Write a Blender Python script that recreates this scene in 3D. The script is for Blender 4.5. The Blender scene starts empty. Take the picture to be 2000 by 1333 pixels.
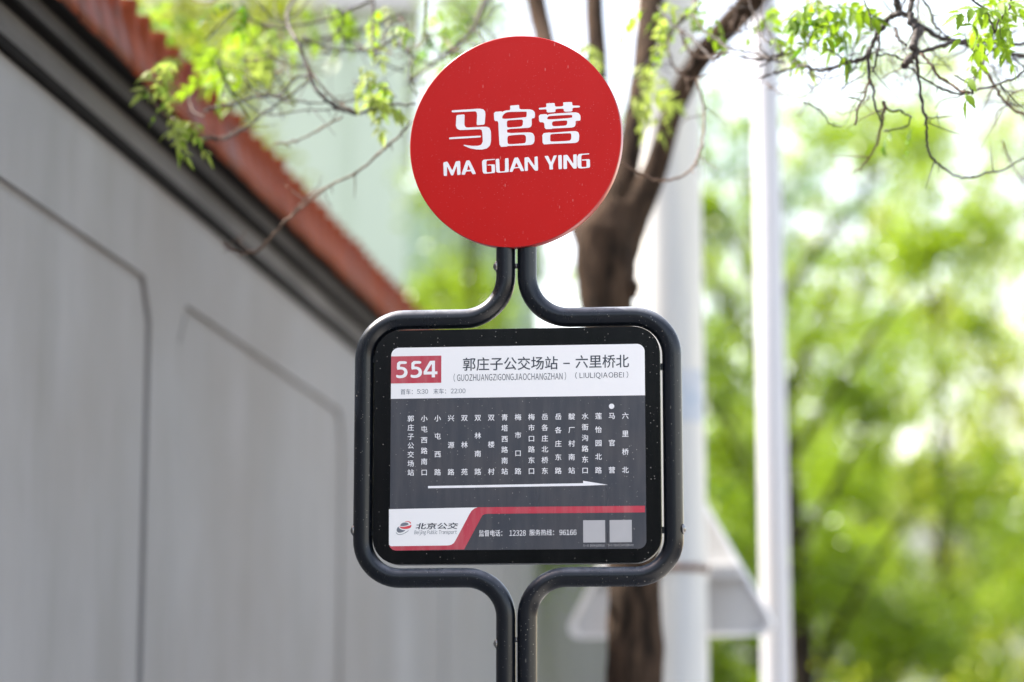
# -*- coding: utf-8 -*-
import bpy, math, random
import numpy as np
from mathutils import Vector, Matrix, noise as mnoise

R = math.radians
scene = bpy.context.scene
col = scene.collection

# ------------------------------------------------------------------ camera, sky, sun, exposure
EYE = 1.5
FPX = 85.0 / 36.0 * 2000.0                 # focal length in pixels of the 2000 px wide photograph
PITCH = math.atan(783.5 / FPX)
cam_d = bpy.data.cameras.new('camera')
cam_d.lens = 85.0
cam_d.sensor_width = 36.0
cam_d.clip_start = 0.1
cam_d.clip_end = 2000.0
cam_d.dof.use_dof = True
cam_d.dof.focus_distance = 4.70
cam_d.dof.aperture_fstop = 1.6
cam = bpy.data.objects.new('camera', cam_d)
cam.location = (0, 0, EYE)
cam.rotation_euler = (R(90) + PITCH, 0, 0)
col.objects.link(cam)
scene.camera = cam

SUN_ELEV, SUN_AZ = R(54), R(-74)           # azimuth from +Y towards +X; the sun stands behind the wall, ahead and left
world = bpy.data.worlds.new('World')
scene.world = world
world.use_nodes = True
nt = world.node_tree
nt.nodes.clear()
sky = nt.nodes.new('ShaderNodeTexSky')
sky.sky_type = 'NISHITA'
sky.sun_disc = False
sky.sun_elevation = SUN_ELEV
sky.sun_rotation = SUN_AZ
sky.air_density = 1.0
sky.dust_density = 1.5
sky.ozone_density = 1.0
bg = nt.nodes.new('ShaderNodeBackground')
bg.inputs['Strength'].default_value = 0.15
wo = nt.nodes.new('ShaderNodeOutputWorld')
wb = nt.nodes.new('ShaderNodeMix'); wb.data_type = 'RGBA'; wb.blend_type = 'MULTIPLY'   # the camera's white balance for open shade
wb.inputs[0].default_value = 1.0
wb.inputs[7].default_value = (1.30, 1.0, 0.78, 1)
nt.links.new(sky.outputs[0], wb.inputs[6])
nt.links.new(wb.outputs[2], bg.inputs[0])
nt.links.new(bg.outputs[0], wo.inputs[0])

sun_d = bpy.data.lights.new('sun', 'SUN')
sun_d.energy = 4.0
sun_d.angle = R(0.5)
sun_d.color = (1.0, 0.95, 0.86)
sun = bpy.data.objects.new('sun', sun_d)
sd = Vector((math.sin(SUN_AZ) * math.cos(SUN_ELEV), math.cos(SUN_AZ) * math.cos(SUN_ELEV), math.sin(SUN_ELEV)))
sun.rotation_euler = sd.to_track_quat('Z', 'Y').to_euler()
sun.location = (-5, 10, 20)
col.objects.link(sun)

scene.view_settings.view_transform = 'Standard'
scene.view_settings.look = 'None'
scene.view_settings.gamma = 1.0
scene.view_settings.use_curve_mapping = False
scene.view_settings.exposure = 2.25
scene.render.engine = 'CYCLES'
scene.cycles.use_denoising = True
scene.cycles.sample_clamp_indirect = 8.0
scene.cycles.max_bounces = 8
scene.cycles.transmission_bounces = 6
scene.cycles.transparent_max_bounces = 8
scene.cycles.caustics_reflective = False
scene.cycles.caustics_refractive = False

# ------------------------------------------------------------------ helpers
def ray(px, py):
    c, s = math.cos(PITCH), math.sin(PITCH)
    a = (px - 1000.0) / FPX
    b = -(py - 666.5) / FPX
    return a, c - b * s, s + b * c

def at(px, py, Y):
    """the place at distance Y ahead of the eye that the photograph shows at (px, py)"""
    r = ray(px, py)
    t = Y / r[1]
    return Vector((r[0] * t, Y, EYE + r[2] * t))

def link(o, parent=None):
    col.objects.link(o)
    if parent is not None:
        o.parent = parent
    return o

def tag(o, label=None, cat=None, group=None, kind=None):
    if label: o['label'] = label
    if cat: o['category'] = cat
    if group: o['group'] = group
    if kind: o['kind'] = kind
    return o

def empty(name, loc=(0, 0, 0), rz=0.0, parent=None):
    o = bpy.data.objects.new(name, None)
    o.location = loc
    o.rotation_euler = (0, 0, rz)
    o.empty_display_size = 0.1
    return link(o, parent)

def mesh_obj(name, verts, faces, mat, parent=None, smooth=False, loc=None):
    me = bpy.data.meshes.new(name)
    me.from_pydata([tuple(v) for v in verts], [], faces)
    me.validate()
    me.update()
    if mat is not None:
        me.materials.append(mat)
    if smooth:
        me.polygons.foreach_set('use_smooth', [True] * len(me.polygons))
    o = bpy.data.objects.new(name, me)
    if loc is not None: o.location = loc
    return link(o, parent)

class MB:
    def __init__(s): s.v = []; s.f = []
    def add(s, v, f):
        k = len(s.v); s.v += [tuple(a) for a in v]; s.f += [tuple(i + k for i in q) for q in f]
    def box(s, x0, x1, y0, y1, z0, z1):
        s.add([(x0,y0,z0),(x1,y0,z0),(x1,y1,z0),(x0,y1,z0),(x0,y0,z1),(x1,y0,z1),(x1,y1,z1),(x0,y1,z1)],
              [(0,3,2,1),(4,5,6,7),(0,1,5,4),(1,2,6,5),(2,3,7,6),(3,0,4,7)])
        return s
    def build(s, name, mat, parent=None, smooth=False): return mesh_obj(name, s.v, s.f, mat, parent, smooth)

def catmull(pts, n=4):
    pts = [Vector(p) for p in pts]
    if len(pts) < 3: return pts
    P = [pts[0] * 2 - pts[1]] + pts + [pts[-1] * 2 - pts[-2]]
    out = []
    for i in range(1, len(P) - 2):
        for k in range(n):
            t = k / n
            a, b, c, d = P[i-1], P[i], P[i+1], P[i+2]
            out.append(0.5 * ((2*b) + (c-a)*t + (2*a-5*b+4*c-d)*t*t + (3*b-a-3*c+d)*t*t*t))
    out.append(pts[-1])
    return out

def tube_geo(pts, radii, seg=8, bump=0.0, seed=0, cap=True):
    pts = [Vector(p) for p in pts]
    n = len(pts)
    if not isinstance(radii, (list, tuple)): radii = [radii] * n
    if len(radii) != n:
        m = len(radii)
        radii = [radii[min(m-1, int(i*(m-1)/(n-1)))] * (1 - (i*(m-1)/(n-1)) % 1) +
                 radii[min(m-1, int(i*(m-1)/(n-1)) + 1)] * ((i*(m-1)/(n-1)) % 1) for i in range(n)]
    tan = []
    for i in range(n):
        d = pts[min(n-1, i+1)] - pts[max(0, i-1)]
        tan.append(d.normalized() if d.length > 1e-9 else Vector((0, 0, 1)))
    up = Vector((0, 1, 0)) if abs(tan[0].y) < 0.9 else Vector((1, 0, 0))
    a = (up - tan[0] * up.dot(tan[0])).normalized()
    V, F = [], []
    for i in range(n):
        a = (a - tan[i] * a.dot(tan[i])).normalized()
        b = tan[i].cross(a)
        for k in range(seg):
            t = 2 * math.pi * k / seg
            d = a * math.cos(t) + b * math.sin(t)
            r = radii[i]
            if bump:
                q = pts[i] + d * r
                r *= 1 + bump * mnoise.noise(Vector((q.x*14+seed, q.y*14, q.z*5))) + bump * 0.6 * mnoise.noise(Vector((q.x*45, q.y*45+seed, q.z*12)))
            V.append(pts[i] + d * r)
    for i in range(n - 1):
        for k in range(seg):
            F.append((i*seg+k, i*seg+(k+1) % seg, (i+1)*seg+(k+1) % seg, (i+1)*seg+k))
    if cap:
        F.append(tuple(reversed(range(seg))))
        F.append(tuple((n-1)*seg + k for k in range(seg)))
    return V, F

def curve_mesh(name, loops, depth, mat, parent=None, to3=None, bevel=0.0):
    """closed outlines with holes, filled and given a thickness; to3 maps (u, v, w) to the parent's space"""
    cu = bpy.data.curves.new(name, 'CURVE')
    cu.dimensions = '2D'
    cu.fill_mode = 'BOTH'
    cu.extrude = depth / 2
    cu.bevel_depth = bevel
    cu.bevel_resolution = 1
    for L in loops:
        sp = cu.splines.new('POLY')
        sp.points.add(len(L) - 1)
        for i, p in enumerate(L): sp.points[i].co = (p[0], p[1], 0, 1)
        sp.use_cyclic_u = True
    o = bpy.data.objects.new(name, cu)
    me = bpy.data.meshes.new_from_object(o)
    bpy.data.objects.remove(o); bpy.data.curves.remove(cu)
    me.name = name
    if to3:
        for v in me.vertices: v.co = to3(v.co.x, v.co.y, v.co.z)
    me.materials.clear(); me.materials.append(mat)
    me.update()
    return link(bpy.data.objects.new(name, me), parent)

def rrect(u0, u1, v0, v1, r, n=8):
    if not isinstance(r, (tuple, list)): r = (r,)*4      # bl, br, tr, tl
    out = []
    for (cu_, cv, a0, rr) in ((u0+r[0], v0+r[0], 180, r[0]), (u1-r[1], v0+r[1], 270, r[1]), (u1-r[2], v1-r[2], 0, r[2]), (u0+r[3], v1-r[3], 90, r[3])):
        if rr <= 1e-6: out.append((cu_, cv)); continue
        for k in range(n+1):
            t = R(a0 + 90*k/n); out.append((cu_ + rr*math.cos(t), cv + rr*math.sin(t)))
    return out

def soften(L, f=0.16):
    out = []
    n = len(L)
    for i in range(n):
        p, q, s = L[i-1], L[i], L[(i+1) % n]
        for o in (p, s):
            out.append((q[0] + (o[0]-q[0])*f, q[1] + (o[1]-q[1])*f))
    return out

GLYPH = {}
def glyph(ch):
    """outline of one character, filled; (vertices, faces)"""
    if ch not in GLYPH:
        cu = bpy.data.curves.new('glyph', 'FONT'); cu.body = ch; cu.resolution_u = 4; cu.fill_mode = 'FRONT'
        o = bpy.data.objects.new('glyph', cu); me = bpy.data.meshes.new_from_object(o)
        GLYPH[ch] = ([(p.co.x, p.co.y) for p in me.vertices], [tuple(p.vertices) for p in me.polygons])
        bpy.data.objects.remove(o); bpy.data.curves.remove(cu); bpy.data.meshes.remove(me)
    return GLYPH[ch]

def embolden(V, F, d):
    """thicker strokes: the same outline laid over itself, each copy a hair in front of the last; verts are (x, y, lift)"""
    if not d: return [(x, y, 0.0) for x, y in V], F
    VV, FF = [], []
    for k, (dx, dy) in enumerate(((-1, 0), (1, 0), (0, -.8), (0, .8))):
        n = len(VV); VV += [(x + dx*d, y + dy*d, k*.00003) for x, y in V]; FF += [tuple(i+n for i in f) for f in F]
    return VV, FF

def text_mesh(name, s, u0, u1, v0, v1, w, mat, parent, to3, bold=0.0, shear=0.0, gap=.09):
    """lettering fitted to the box u0..u1, v0..v1"""
    X, V, F = 0.0, [], []
    for ch in s:
        if ch == ' ': X += .26; continue
        wide = not ('!' <= ch <= '~')
        gv, gf = glyph(ch if wide else chr(ord(ch) + 0xFEE0)) if ch != 'I' else ([(0, 0), (.085, 0), (.085, .735), (0, .735)], [(0, 1, 2, 3)])
        lo = min(p[0] for p in gv); hi = max(p[0] for p in gv)
        n = len(V)
        if wide:
            V += [(x + X, y) for x, y in gv]; X += .55 if ch in '：' else 1.0
        else:
            V += [(x - lo + X + gap/2, y) for x, y in gv]; X += hi - lo + gap
        F += [tuple(i+n for i in f) for f in gf]
    if shear: V = [(x + y*shear, y) for x, y in V]
    W_, F = embolden(V, F, bold)
    x0 = min(p[0] for p in W_); x1 = max(p[0] for p in W_); y0 = min(p[1] for p in W_); y1 = max(p[1] for p in W_)
    P = [tuple(to3((x-x0)/(x1-x0)*(u1-u0)+u0, (y-y0)/(y1-y0)*(v1-v0)+v0, w + z)) for x, y, z in W_]
    return mesh_obj(name, P, F, mat, parent)

# ------------------------------------------------------------------ materials
def mat_new(name):
    m = bpy.data.materials.new(name); m.use_nodes = True
    n = m.node_tree.nodes; b = n.get('Principled BSDF')
    return m, m.node_tree, b

def N(nt, typ, **kw):
    n = nt.nodes.new(typ)
    for k, v in kw.items():
        if k.startswith('i_'):
            key = k[2:]
            n.inputs[int(key) if key.isdigit() else key.replace('_', ' ')].default_value = v
        else: setattr(n, k, v)
    return n

def coords(nt, scale=(1, 1, 1)):
    tc = N(nt, 'ShaderNodeTexCoord'); mp = N(nt, 'ShaderNodeMapping'); mp.inputs['Scale'].default_value = scale
    nt.links.new(tc.outputs['Object'], mp.inputs[0]); return mp.outputs[0]

def noise_n(nt, vec, scale, detail=4, rough=0.55):
    n = N(nt, 'ShaderNodeTexNoise'); n.inputs['Scale'].default_value = scale
    n.inputs['Detail'].default_value = detail; n.inputs['Roughness'].default_value = rough
    nt.links.new(vec, n.inputs['Vector']); return n.outputs[0]

def ramp(nt, fac, stops):
    r = N(nt, 'ShaderNodeValToRGB'); e = r.color_ramp.elements
    while len(e) < len(stops): e.new(0.5)
    for i, (p, c) in enumerate(stops):
        e[i].position = p; e[i].color = (c, c, c, 1) if not isinstance(c, tuple) else (*c, 1)
    nt.links.new(fac, r.inputs[0]); return r.outputs[0]

def mixc(nt, fac, a, b, mode='MIX'):
    m = N(nt, 'ShaderNodeMix'); m.data_type = 'RGBA'; m.blend_type = mode
    if isinstance(fac, (int, float)): m.inputs[0].default_value = fac
    else: nt.links.new(fac, m.inputs[0])
    for k, c in ((6, a), (7, b)):
        if isinstance(c, tuple): m.inputs[k].default_value = (*c, 1)
        else: nt.links.new(c, m.inputs[k])
    return m.outputs[2]

def bump(nt, b, h, strength, dist=0.01):
    n = N(nt, 'ShaderNodeBump'); n.inputs['Strength'].default_value = strength; n.inputs['Distance'].default_value = dist
    nt.links.new(h, n.inputs['Height']); nt.links.new(n.outputs[0], b.inputs['Normal'])

def mat_simple(name, c1, c2=None, scale=6, rough=0.6, bump_s=0.0, bscale=60, stretch=(1,1,1), metallic=0.0, spec=0.5):
    m, nt, b = mat_new(name)
    v = coords(nt, stretch)
    c2 = c2 or tuple(x*0.8 for x in c1)
    nt.links.new(mixc(nt, ramp(nt, noise_n(nt, v, scale), [(0.35, 0.0), (0.65, 1.0)]), c1, c2), b.inputs['Base Color'])
    b.inputs['Roughness'].default_value = rough
    b.inputs['Metallic'].default_value = metallic
    b.inputs['Specular IOR Level'].default_value = spec
    if bump_s: bump(nt, b, noise_n(nt, v, bscale, 5), bump_s)
    return m

def mat_dusty(name, base, dust=(0.62, 0.58, 0.52), rough=0.25, film=0.04, specks=1.0, streak=0.0, coat=0.0, blotch=None, spec=0.5, top_sheen=0.0):
    """painted or printed surface under dust: a thin film, rain streaks and pale specks"""
    m, nt, b = mat_new(name)
    v = coords(nt); vs = coords(nt, (1, 1, 0.12))
    c = base
    if blotch:
        c = mixc(nt, ramp(nt, noise_n(nt, v, 9, 4), [(0.35, 0.0), (0.7, 1.0)]), base, blotch)
    fil = ramp(nt, noise_n(nt, vs, 55, 5, 0.65), [(0.42, 0.0), (0.75, 1.0)])
    ml = N(nt, 'ShaderNodeMath', operation='MULTIPLY'); nt.links.new(fil, ml.inputs[0]); ml.inputs[1].default_value = film
    c = mixc(nt, ml.outputs[0], c, dust)
    facs = []
    for sc, th, st in ((150, 0.10, (1, 1, 1)), (320, 0.13, (1, 1, 0.8)), (110, 0.07, (1, 1, 0.30))):
        vv = coords(nt, st)
        vo = N(nt, 'ShaderNodeTexVoronoi'); vo.inputs['Scale'].default_value = sc; nt.links.new(vv, vo.inputs['Vector'])
        sep = N(nt, 'ShaderNodeSeparateColor'); nt.links.new(vo.outputs['Color'], sep.inputs[0])
        sel = ramp(nt, sep.outputs[0], [(0.80, 0.0), (0.82, 1.0)])
        rad = N(nt, 'ShaderNodeMath', operation='MULTIPLY'); nt.links.new(sep.outputs[1], rad.inputs[0]); rad.inputs[1].default_value = th * 2
        lt = N(nt, 'ShaderNodeMath', operation='LESS_THAN'); nt.links.new(vo.outputs['Distance'], lt.inputs[0]); nt.links.new(rad.outputs[0], lt.inputs[1])
        mu = N(nt, 'ShaderNodeMath', operation='MULTIPLY'); nt.links.new(lt.outputs[0], mu.inputs[0]); nt.links.new(sel, mu.inputs[1])
        facs.append(mu.outputs[0])
    mx = N(nt, 'ShaderNodeMath', operation='MAXIMUM'); nt.links.new(facs[0], mx.inputs[0]); nt.links.new(facs[1], mx.inputs[1])
    mx2 = N(nt, 'ShaderNodeMath', operation='MAXIMUM'); nt.links.new(mx.outputs[0], mx2.inputs[0]); nt.links.new(facs[2], mx2.inputs[1])
    patch = ramp(nt, noise_n(nt, v, 7, 3), [(0.38, 0.15), (0.62, 1.0)])
    pm = N(nt, 'ShaderNodeMath', operation='MULTIPLY'); nt.links.new(mx2.outputs[0], pm.inputs[0]); nt.links.new(patch, pm.inputs[1])
    pm2 = N(nt, 'ShaderNodeMath', operation='MULTIPLY'); nt.links.new(pm.outputs[0], pm2.inputs[0]); pm2.inputs[1].default_value = 0.75 * specks
    c = mixc(nt, pm2.outputs[0], c, dust)
    if top_sheen:     # sky highlight painted as a pale bluish layer on the upward sides
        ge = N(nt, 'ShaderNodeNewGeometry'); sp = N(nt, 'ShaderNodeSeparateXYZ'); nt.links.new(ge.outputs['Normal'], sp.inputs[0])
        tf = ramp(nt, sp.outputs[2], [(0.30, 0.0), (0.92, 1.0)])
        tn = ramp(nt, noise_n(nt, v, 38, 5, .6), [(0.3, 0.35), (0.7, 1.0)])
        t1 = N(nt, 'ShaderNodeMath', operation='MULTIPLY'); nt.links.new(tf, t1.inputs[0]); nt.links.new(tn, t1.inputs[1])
        t2 = N(nt, 'ShaderNodeMath', operation='MULTIPLY'); nt.links.new(t1.outputs[0], t2.inputs[0]); t2.inputs[1].default_value = top_sheen
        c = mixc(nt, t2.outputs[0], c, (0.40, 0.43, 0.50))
    nt.links.new(c, b.inputs['Base Color'])
    rr = N(nt, 'ShaderNodeMapRange'); rr.inputs['To Min'].default_value = rough; rr.inputs['To Max'].default_value = rough + 0.18
    nt.links.new(noise_n(nt, vs, 30, 4), rr.inputs[0]); nt.links.new(rr.outputs[0], b.inputs['Roughness'])
    b.inputs['Coat Weight'].default_value = coat
    b.inputs['Coat Roughness'].default_value = 0.12
    b.inputs['Specular IOR Level'].default_value = spec
    bump(nt, b, noise_n(nt, v, 14, 3), 0.05, 0.004)
    return m

M = {}
M['red'] = mat_dusty('red_enamel', (0.52, 0.006, 0.004), rough=0.27, film=0.003, specks=0.34, blotch=(0.50, 0.005, 0.003), spec=0.24)
M['rim'] = mat_dusty('red_rim', (0.36, 0.012, 0.014), rough=0.22, film=0.06, specks=0.5)
M['vinyl'] = mat_simple('white_vinyl', (0.90, 0.90, 0.90), (0.85, 0.85, 0.86), 40, 0.45)
M['tube'] = mat_dusty('blue_black_paint', (0.002, 0.004, 0.008), rough=0.20, film=0.004, specks=0.55, spec=0.42, top_sheen=0.62)
M['black'] = mat_dusty('black_acrylic', (0.0015, 0.002, 0.003), rough=0.14, film=0.006, specks=0.5, spec=0.22)
M['print_grey'] = mat_dusty('grey_print', (0.043, 0.049, 0.064), rough=0.22, film=0.050, specks=0.75, blotch=(0.058, 0.058, 0.068))
M['print_white'] = mat_dusty('white_print', (0.88, 0.88, 0.88), rough=0.3, film=0.015, specks=0.05)
M['print_red'] = mat_dusty('red_print', (0.50, 0.045, 0.075), rough=0.25, film=0.16, specks=0.3)
M['ink'] = mat_simple('dark_ink', (0.035, 0.045, 0.065), None, 50, 0.4)
M['ink_grey'] = mat_simple('grey_ink', (0.16, 0.18, 0.22), None, 50, 0.4)
M['logo_grey'] = mat_simple('logo_grey_ink', (0.20, 0.22, 0.26), None, 50, 0.4)
M['logo_red'] = mat_simple('logo_red_ink', (0.75, 0.07, 0.09), None, 50, 0.4)
M['letter'] = mat_simple('white_lettering', (0.88, 0.88, 0.90), (0.82, 0.82, 0.84), 60, 0.4)
M['patch'] = mat_simple('pale_square_print', (0.46, 0.46, 0.47), (0.43, 0.43, 0.44), 20, 0.4)
M['steel'] = mat_simple('dull_steel', (0.30, 0.30, 0.30), (0.2, 0.19, 0.18), 80, 0.35, metallic=0.9)
M['case'] = mat_simple('pale_case_edge', (0.15, 0.15, 0.15), (0.11, 0.11, 0.11), 30, 0.35)

def mat_wall():
    m, nt, b = mat_new('grey_wall_paint')
    v = coords(nt); vs = coords(nt, (1, 1, 0.22))
    c = mixc(nt, ramp(nt, noise_n(nt, vs, 2.0, 5, 0.6), [(0.32, 0.0), (0.68, 1.0)]), (0.185, 0.185, 0.188), (0.245, 0.246, 0.256))
    c = mixc(nt, ramp(nt, noise_n(nt, v, 0.9, 4), [(0.42, 0.0), (0.70, 0.55)]), c, (0.17, 0.155, 0.145))
    c = mixc(nt, ramp(nt, noise_n(nt, vs, 9, 5), [(0.55, 0.0), (0.8, 0.35)]), c, (0.145, 0.141, 0.138))
    nt.links.new(c, b.inputs['Base Color']); b.inputs['Roughness'].default_value = 0.8
    bump(nt, b, noise_n(nt, v, 70, 5), 0.25, 0.004)
    return m
M['wall'] = mat_wall()
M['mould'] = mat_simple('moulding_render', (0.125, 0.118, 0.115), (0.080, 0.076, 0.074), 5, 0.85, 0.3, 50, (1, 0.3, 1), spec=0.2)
M['mould_shaded'] = mat_simple('shaded_moulding', (0.060, 0.055, 0.053), (0.040, 0.037, 0.036), 5, 0.85, 0.3, 50, (1, 0.3, 1), spec=0.2)  # darker moulding: the upper step's shade is put into its colour
M['shade_course'] = mat_simple('black_shade_course', (0.004, 0.0035, 0.0035), (0.007, 0.006, 0.006), 6, 0.9, spec=0.1)  # black stands in for the shade on the steps' undersides
M['tile'] = mat_simple('glazed_orange_tile', (0.235, 0.040, 0.007), (0.13, 0.026, 0.008), 9, 0.6, 0.3, 40, spec=0.08)
M['tile2'] = mat_simple('glazed_red_tile', (0.18, 0.030, 0.009), (0.10, 0.026, 0.013), 12, 0.55, 0.3, 40, spec=0.12)
M['wall2'] = mat_simple('dark_grey_wall_paint', (0.20, 0.20, 0.205), (0.165, 0.165, 0.165), 1.5, 0.85, 0.2, 50)
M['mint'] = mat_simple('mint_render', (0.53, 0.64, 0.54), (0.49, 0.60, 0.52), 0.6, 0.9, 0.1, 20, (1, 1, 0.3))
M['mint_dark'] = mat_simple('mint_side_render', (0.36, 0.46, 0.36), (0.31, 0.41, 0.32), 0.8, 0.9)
M['pale'] = mat_simple('pale_facade', (0.62, 0.63, 0.66), (0.55, 0.57, 0.60), 0.5, 0.8)
M['glass'] = mat_simple('window_glass', (0.05, 0.06, 0.07), None, 3, 0.08)
M['frame_white'] = mat_simple('window_frame', (0.55, 0.56, 0.56), None, 5, 0.5)
M['pole'] = mat_simple('whitewashed_pole', (0.66, 0.65, 0.60), (0.46, 0.48, 0.50), 9, 0.55, 0.15, 30, (1, 1, 0.05))
M['pole_white'] = mat_simple('white_pole_paint', (0.56, 0.57, 0.62), (0.46, 0.48, 0.54), 4, 0.35, 0.0, 30, (1, 1, 0.1))
M['rust'] = mat_simple('rusty_strap', (0.15, 0.07, 0.045), (0.08, 0.045, 0.03), 30, 0.7)
M['alu'] = mat_simple('grey_aluminium_back', (0.55, 0.55, 0.56), (0.50, 0.50, 0.51), 4, 0.5, 0.0, 30, metallic=0.0)
M['alu_rim'] = mat_simple('pale_sign_rim', (0.78, 0.78, 0.80), (0.7, 0.7, 0.72), 8, 0.35)
M['sign_yellow'] = mat_simple('yellow_sign_face', (0.75, 0.5, 0.03), None, 8, 0.35)
M['pave'] = mat_simple('grey_paving', (0.42, 0.41, 0.39), (0.34, 0.335, 0.32), 2.0, 0.85, 0.3, 30)
M['asphalt'] = mat_simple('asphalt', (0.05, 0.05, 0.052), (0.04, 0.04, 0.041), 6, 0.85, 0.4, 90)
M['kerb'] = mat_simple('kerb_stone', (0.32, 0.31, 0.30), None, 3, 0.8, 0.2, 40)
M['paint'] = mat_simple('road_paint', (0.7, 0.7, 0.68), (0.55, 0.55, 0.52), 8, 0.7)
M['soil'] = mat_simple('soil', (0.09, 0.065, 0.045), (0.06, 0.045, 0.03), 10, 0.95, 0.5, 40)
M['brick'] = mat_simple('dull_brick', (0.10, 0.06, 0.05), (0.08, 0.05, 0.045), 6, 0.9)

def mat_bark(name, c1, c2, c3):
    m, nt, b = mat_new(name)
    v = coords(nt, (1, 1, 0.16)); v2 = coords(nt)
    h = noise_n(nt, v, 34, 6, 0.65)
    c = mixc(nt, ramp(nt, h, [(0.38, 0.0), (0.62, 1.0)]), c1, c2)
    c = mixc(nt, ramp(nt, noise_n(nt, v2, 5, 3), [(0.5, 0.0), (0.75, 0.8)]), c, c3)
    nt.links.new(c, b.inputs['Base Color']); b.inputs['Roughness'].default_value = 0.95; b.inputs['Specular IOR Level'].default_value = 0.12
    bump(nt, b, h, 0.9, 0.02)
    return m
M['bark'] = mat_bark('brown_bark', (0.012, 0.009, 0.007), (0.070, 0.046, 0.031), (0.060, 0.038, 0.026))
M['bark_dark'] = mat_bark('dark_bark', (0.014, 0.011, 0.009), (0.035, 0.027, 0.021), (0.03, 0.026, 0.02))
M['twig'] = mat_simple('grey_brown_twig', (0.040, 0.029, 0.025), (0.022, 0.018, 0.017), 14, 0.75, 0.3, 120)
M['twig_tan'] = mat_simple('tan_twig', (0.13, 0.075, 0.045), (0.07, 0.042, 0.028), 12, 0.7, 0.3, 120)

def mat_leaf(name, c1, c2, t1, trans=0.45, rough=0.32):
    m, nt, b = mat_new(name)
    out = nt.nodes.get('Material Output')
    v = coords(nt)
    gi = N(nt, 'ShaderNodeNewGeometry')
    f = N(nt, 'ShaderNodeMath', operation='MULTIPLY_ADD'); nt.links.new(gi.outputs['Random Per Island'], f.inputs[0])
    f.inputs[1].default_value = 0.7
    nn = N(nt, 'ShaderNodeMath', operation='MULTIPLY'); nt.links.new(noise_n(nt, v, 1.3, 2), nn.inputs[0]); nn.inputs[1].default_value = 0.5
    nt.links.new(nn.outputs[0], f.inputs[2])
    nt.links.new(mixc(nt, f.outputs[0], c1, c2), b.inputs['Base Color'])
    b.inputs['Roughness'].default_value = rough
    tr = N(nt, 'ShaderNodeBsdfTranslucent')
    nt.links.new(mixc(nt, f.outputs[0], t1, tuple(x*0.75 for x in t1)), tr.inputs[0])
    mx = N(nt, 'ShaderNodeMixShader'); mx.inputs[0].default_value = trans
    nt.links.new(b.outputs[0], mx.inputs[1]); nt.links.new(tr.outputs[0], mx.inputs[2])
    nt.links.new(mx.outputs[0], out.inputs['Surface'])
    return m
M['leaf_a'] = mat_leaf('leaf_fresh_green', (0.105, 0.185, 0.004), (0.16, 0.25, 0.006), (0.30, 0.46, 0.006))
M['leaf_b'] = mat_leaf('leaf_yellow_green', (0.20, 0.26, 0.008), (0.27, 0.32, 0.016), (0.46, 0.56, 0.02))
M['leaf_c'] = mat_leaf('leaf_mid_green', (0.035, 0.10, 0.003), (0.07, 0.16, 0.004), (0.13, 0.33, 0.004))
M['near_a'] = mat_leaf('young_green_leaf', (0.10, 0.19, 0.008), (0.14, 0.25, 0.010), (0.28, 0.46, 0.015), 0.5, 0.6)
M['near_b'] = mat_leaf('young_yellow_leaf', (0.20, 0.27, 0.04), (0.27, 0.33, 0.07), (0.38, 0.50, 0.09), 0.5, 0.6)
M['near_c'] = mat_leaf('older_green_leaf', (0.04, 0.11, 0.004), (0.07, 0.16, 0.006), (0.14, 0.32, 0.008), 0.45, 0.6)
M['leaf_d'] = mat_leaf('leaf_dark_green', (0.022, 0.06, 0.008), (0.05, 0.10, 0.014), (0.07, 0.16, 0.018))

# ------------------------------------------------------------------ the setting: ground, pavement, road
WA = R(7.14)                                # the street runs 7 degrees to the right of the view
def street(x, y, z=0.0):                    # street frame: x to the right of the eye, y along the street
    return Vector((x*math.cos(WA) + y*math.sin(WA), -x*math.sin(WA) + y*math.cos(WA), z))
g = MB(); g.add([(-400,-400,-0.02),(400,-400,-0.02),(400,600,-0.02),(-400,600,-0.02)], [(0,1,2,3)])
o = g.build('ground', M['soil']); o.rotation_euler.z = -WA; tag(o, kind='structure')
o = MB().box(-1.99, 3.0, -40, 90, -0.015, 0.0).build('pavement', M['pave']); o.rotation_euler.z = -WA; tag(o, kind='structure')
o = MB().box(3.0, 3.15, -40, 90, -0.14, 0.003).build('kerb', M['kerb']); o.rotation_euler.z = -WA; tag(o, kind='structure')
g = MB(); g.add([(3.15,-40,-0.012),(12.0,-40,-0.012),(12.0,90,-0.012),(3.15,90,-0.012)], [(0,1,2,3)])
o = g.build('road', M['asphalt']); o.rotation_euler.z = -WA; tag(o, kind='structure')
g = MB()
for k in range(20): g.add([(7.5,-38+k*6,-0.006),(7.65,-38+k*6,-0.006),(7.65,-34+k*6,-0.006),(7.5,-34+k*6,-0.006)], [(0,1,2,3)])
o = g.build('lane_marking', M['paint']); o.rotation_euler.z = -WA; tag(o, kind='structure')

# ------------------------------------------------------------------ the grey boundary wall with its tiled coping
wall = empty('boundary_wall', street(-2.0, 0), -WA)
tag(wall, 'long grey rendered wall with recessed panel lines under orange-red glazed coping tiles', 'wall')
W_S0, W_S1 = -14.0, 17.4
ZG = 2.895                                   # height of the panels' top line
core = MB().box(-0.24, -0.016, W_S0, W_S1, 0, 3.20)
core.build('wall_core', M['wall'], wall)
def to_wall(w0):
    return lambda u, v, w: (w0 + w, u, v)
def chamf(s0, s1, z0, z1, c=0.09):
    return [(s0+c*0.5, z0), (s1-c*0.5, z0), (s1, z0+c), (s1, z1-c*1.4), (s1-c*0.9, z1), (s0+c*0.9, z1), (s0, z1-c*1.4), (s0, z0+c)]
bays = [(3.95, 7.09), (7.42, 10.14), (10.48, 13.05), (13.41, 15.98)]
seams = [W_S0, 3.77, 7.26, 10.30, 13.23, 16.16, W_S1]
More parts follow.
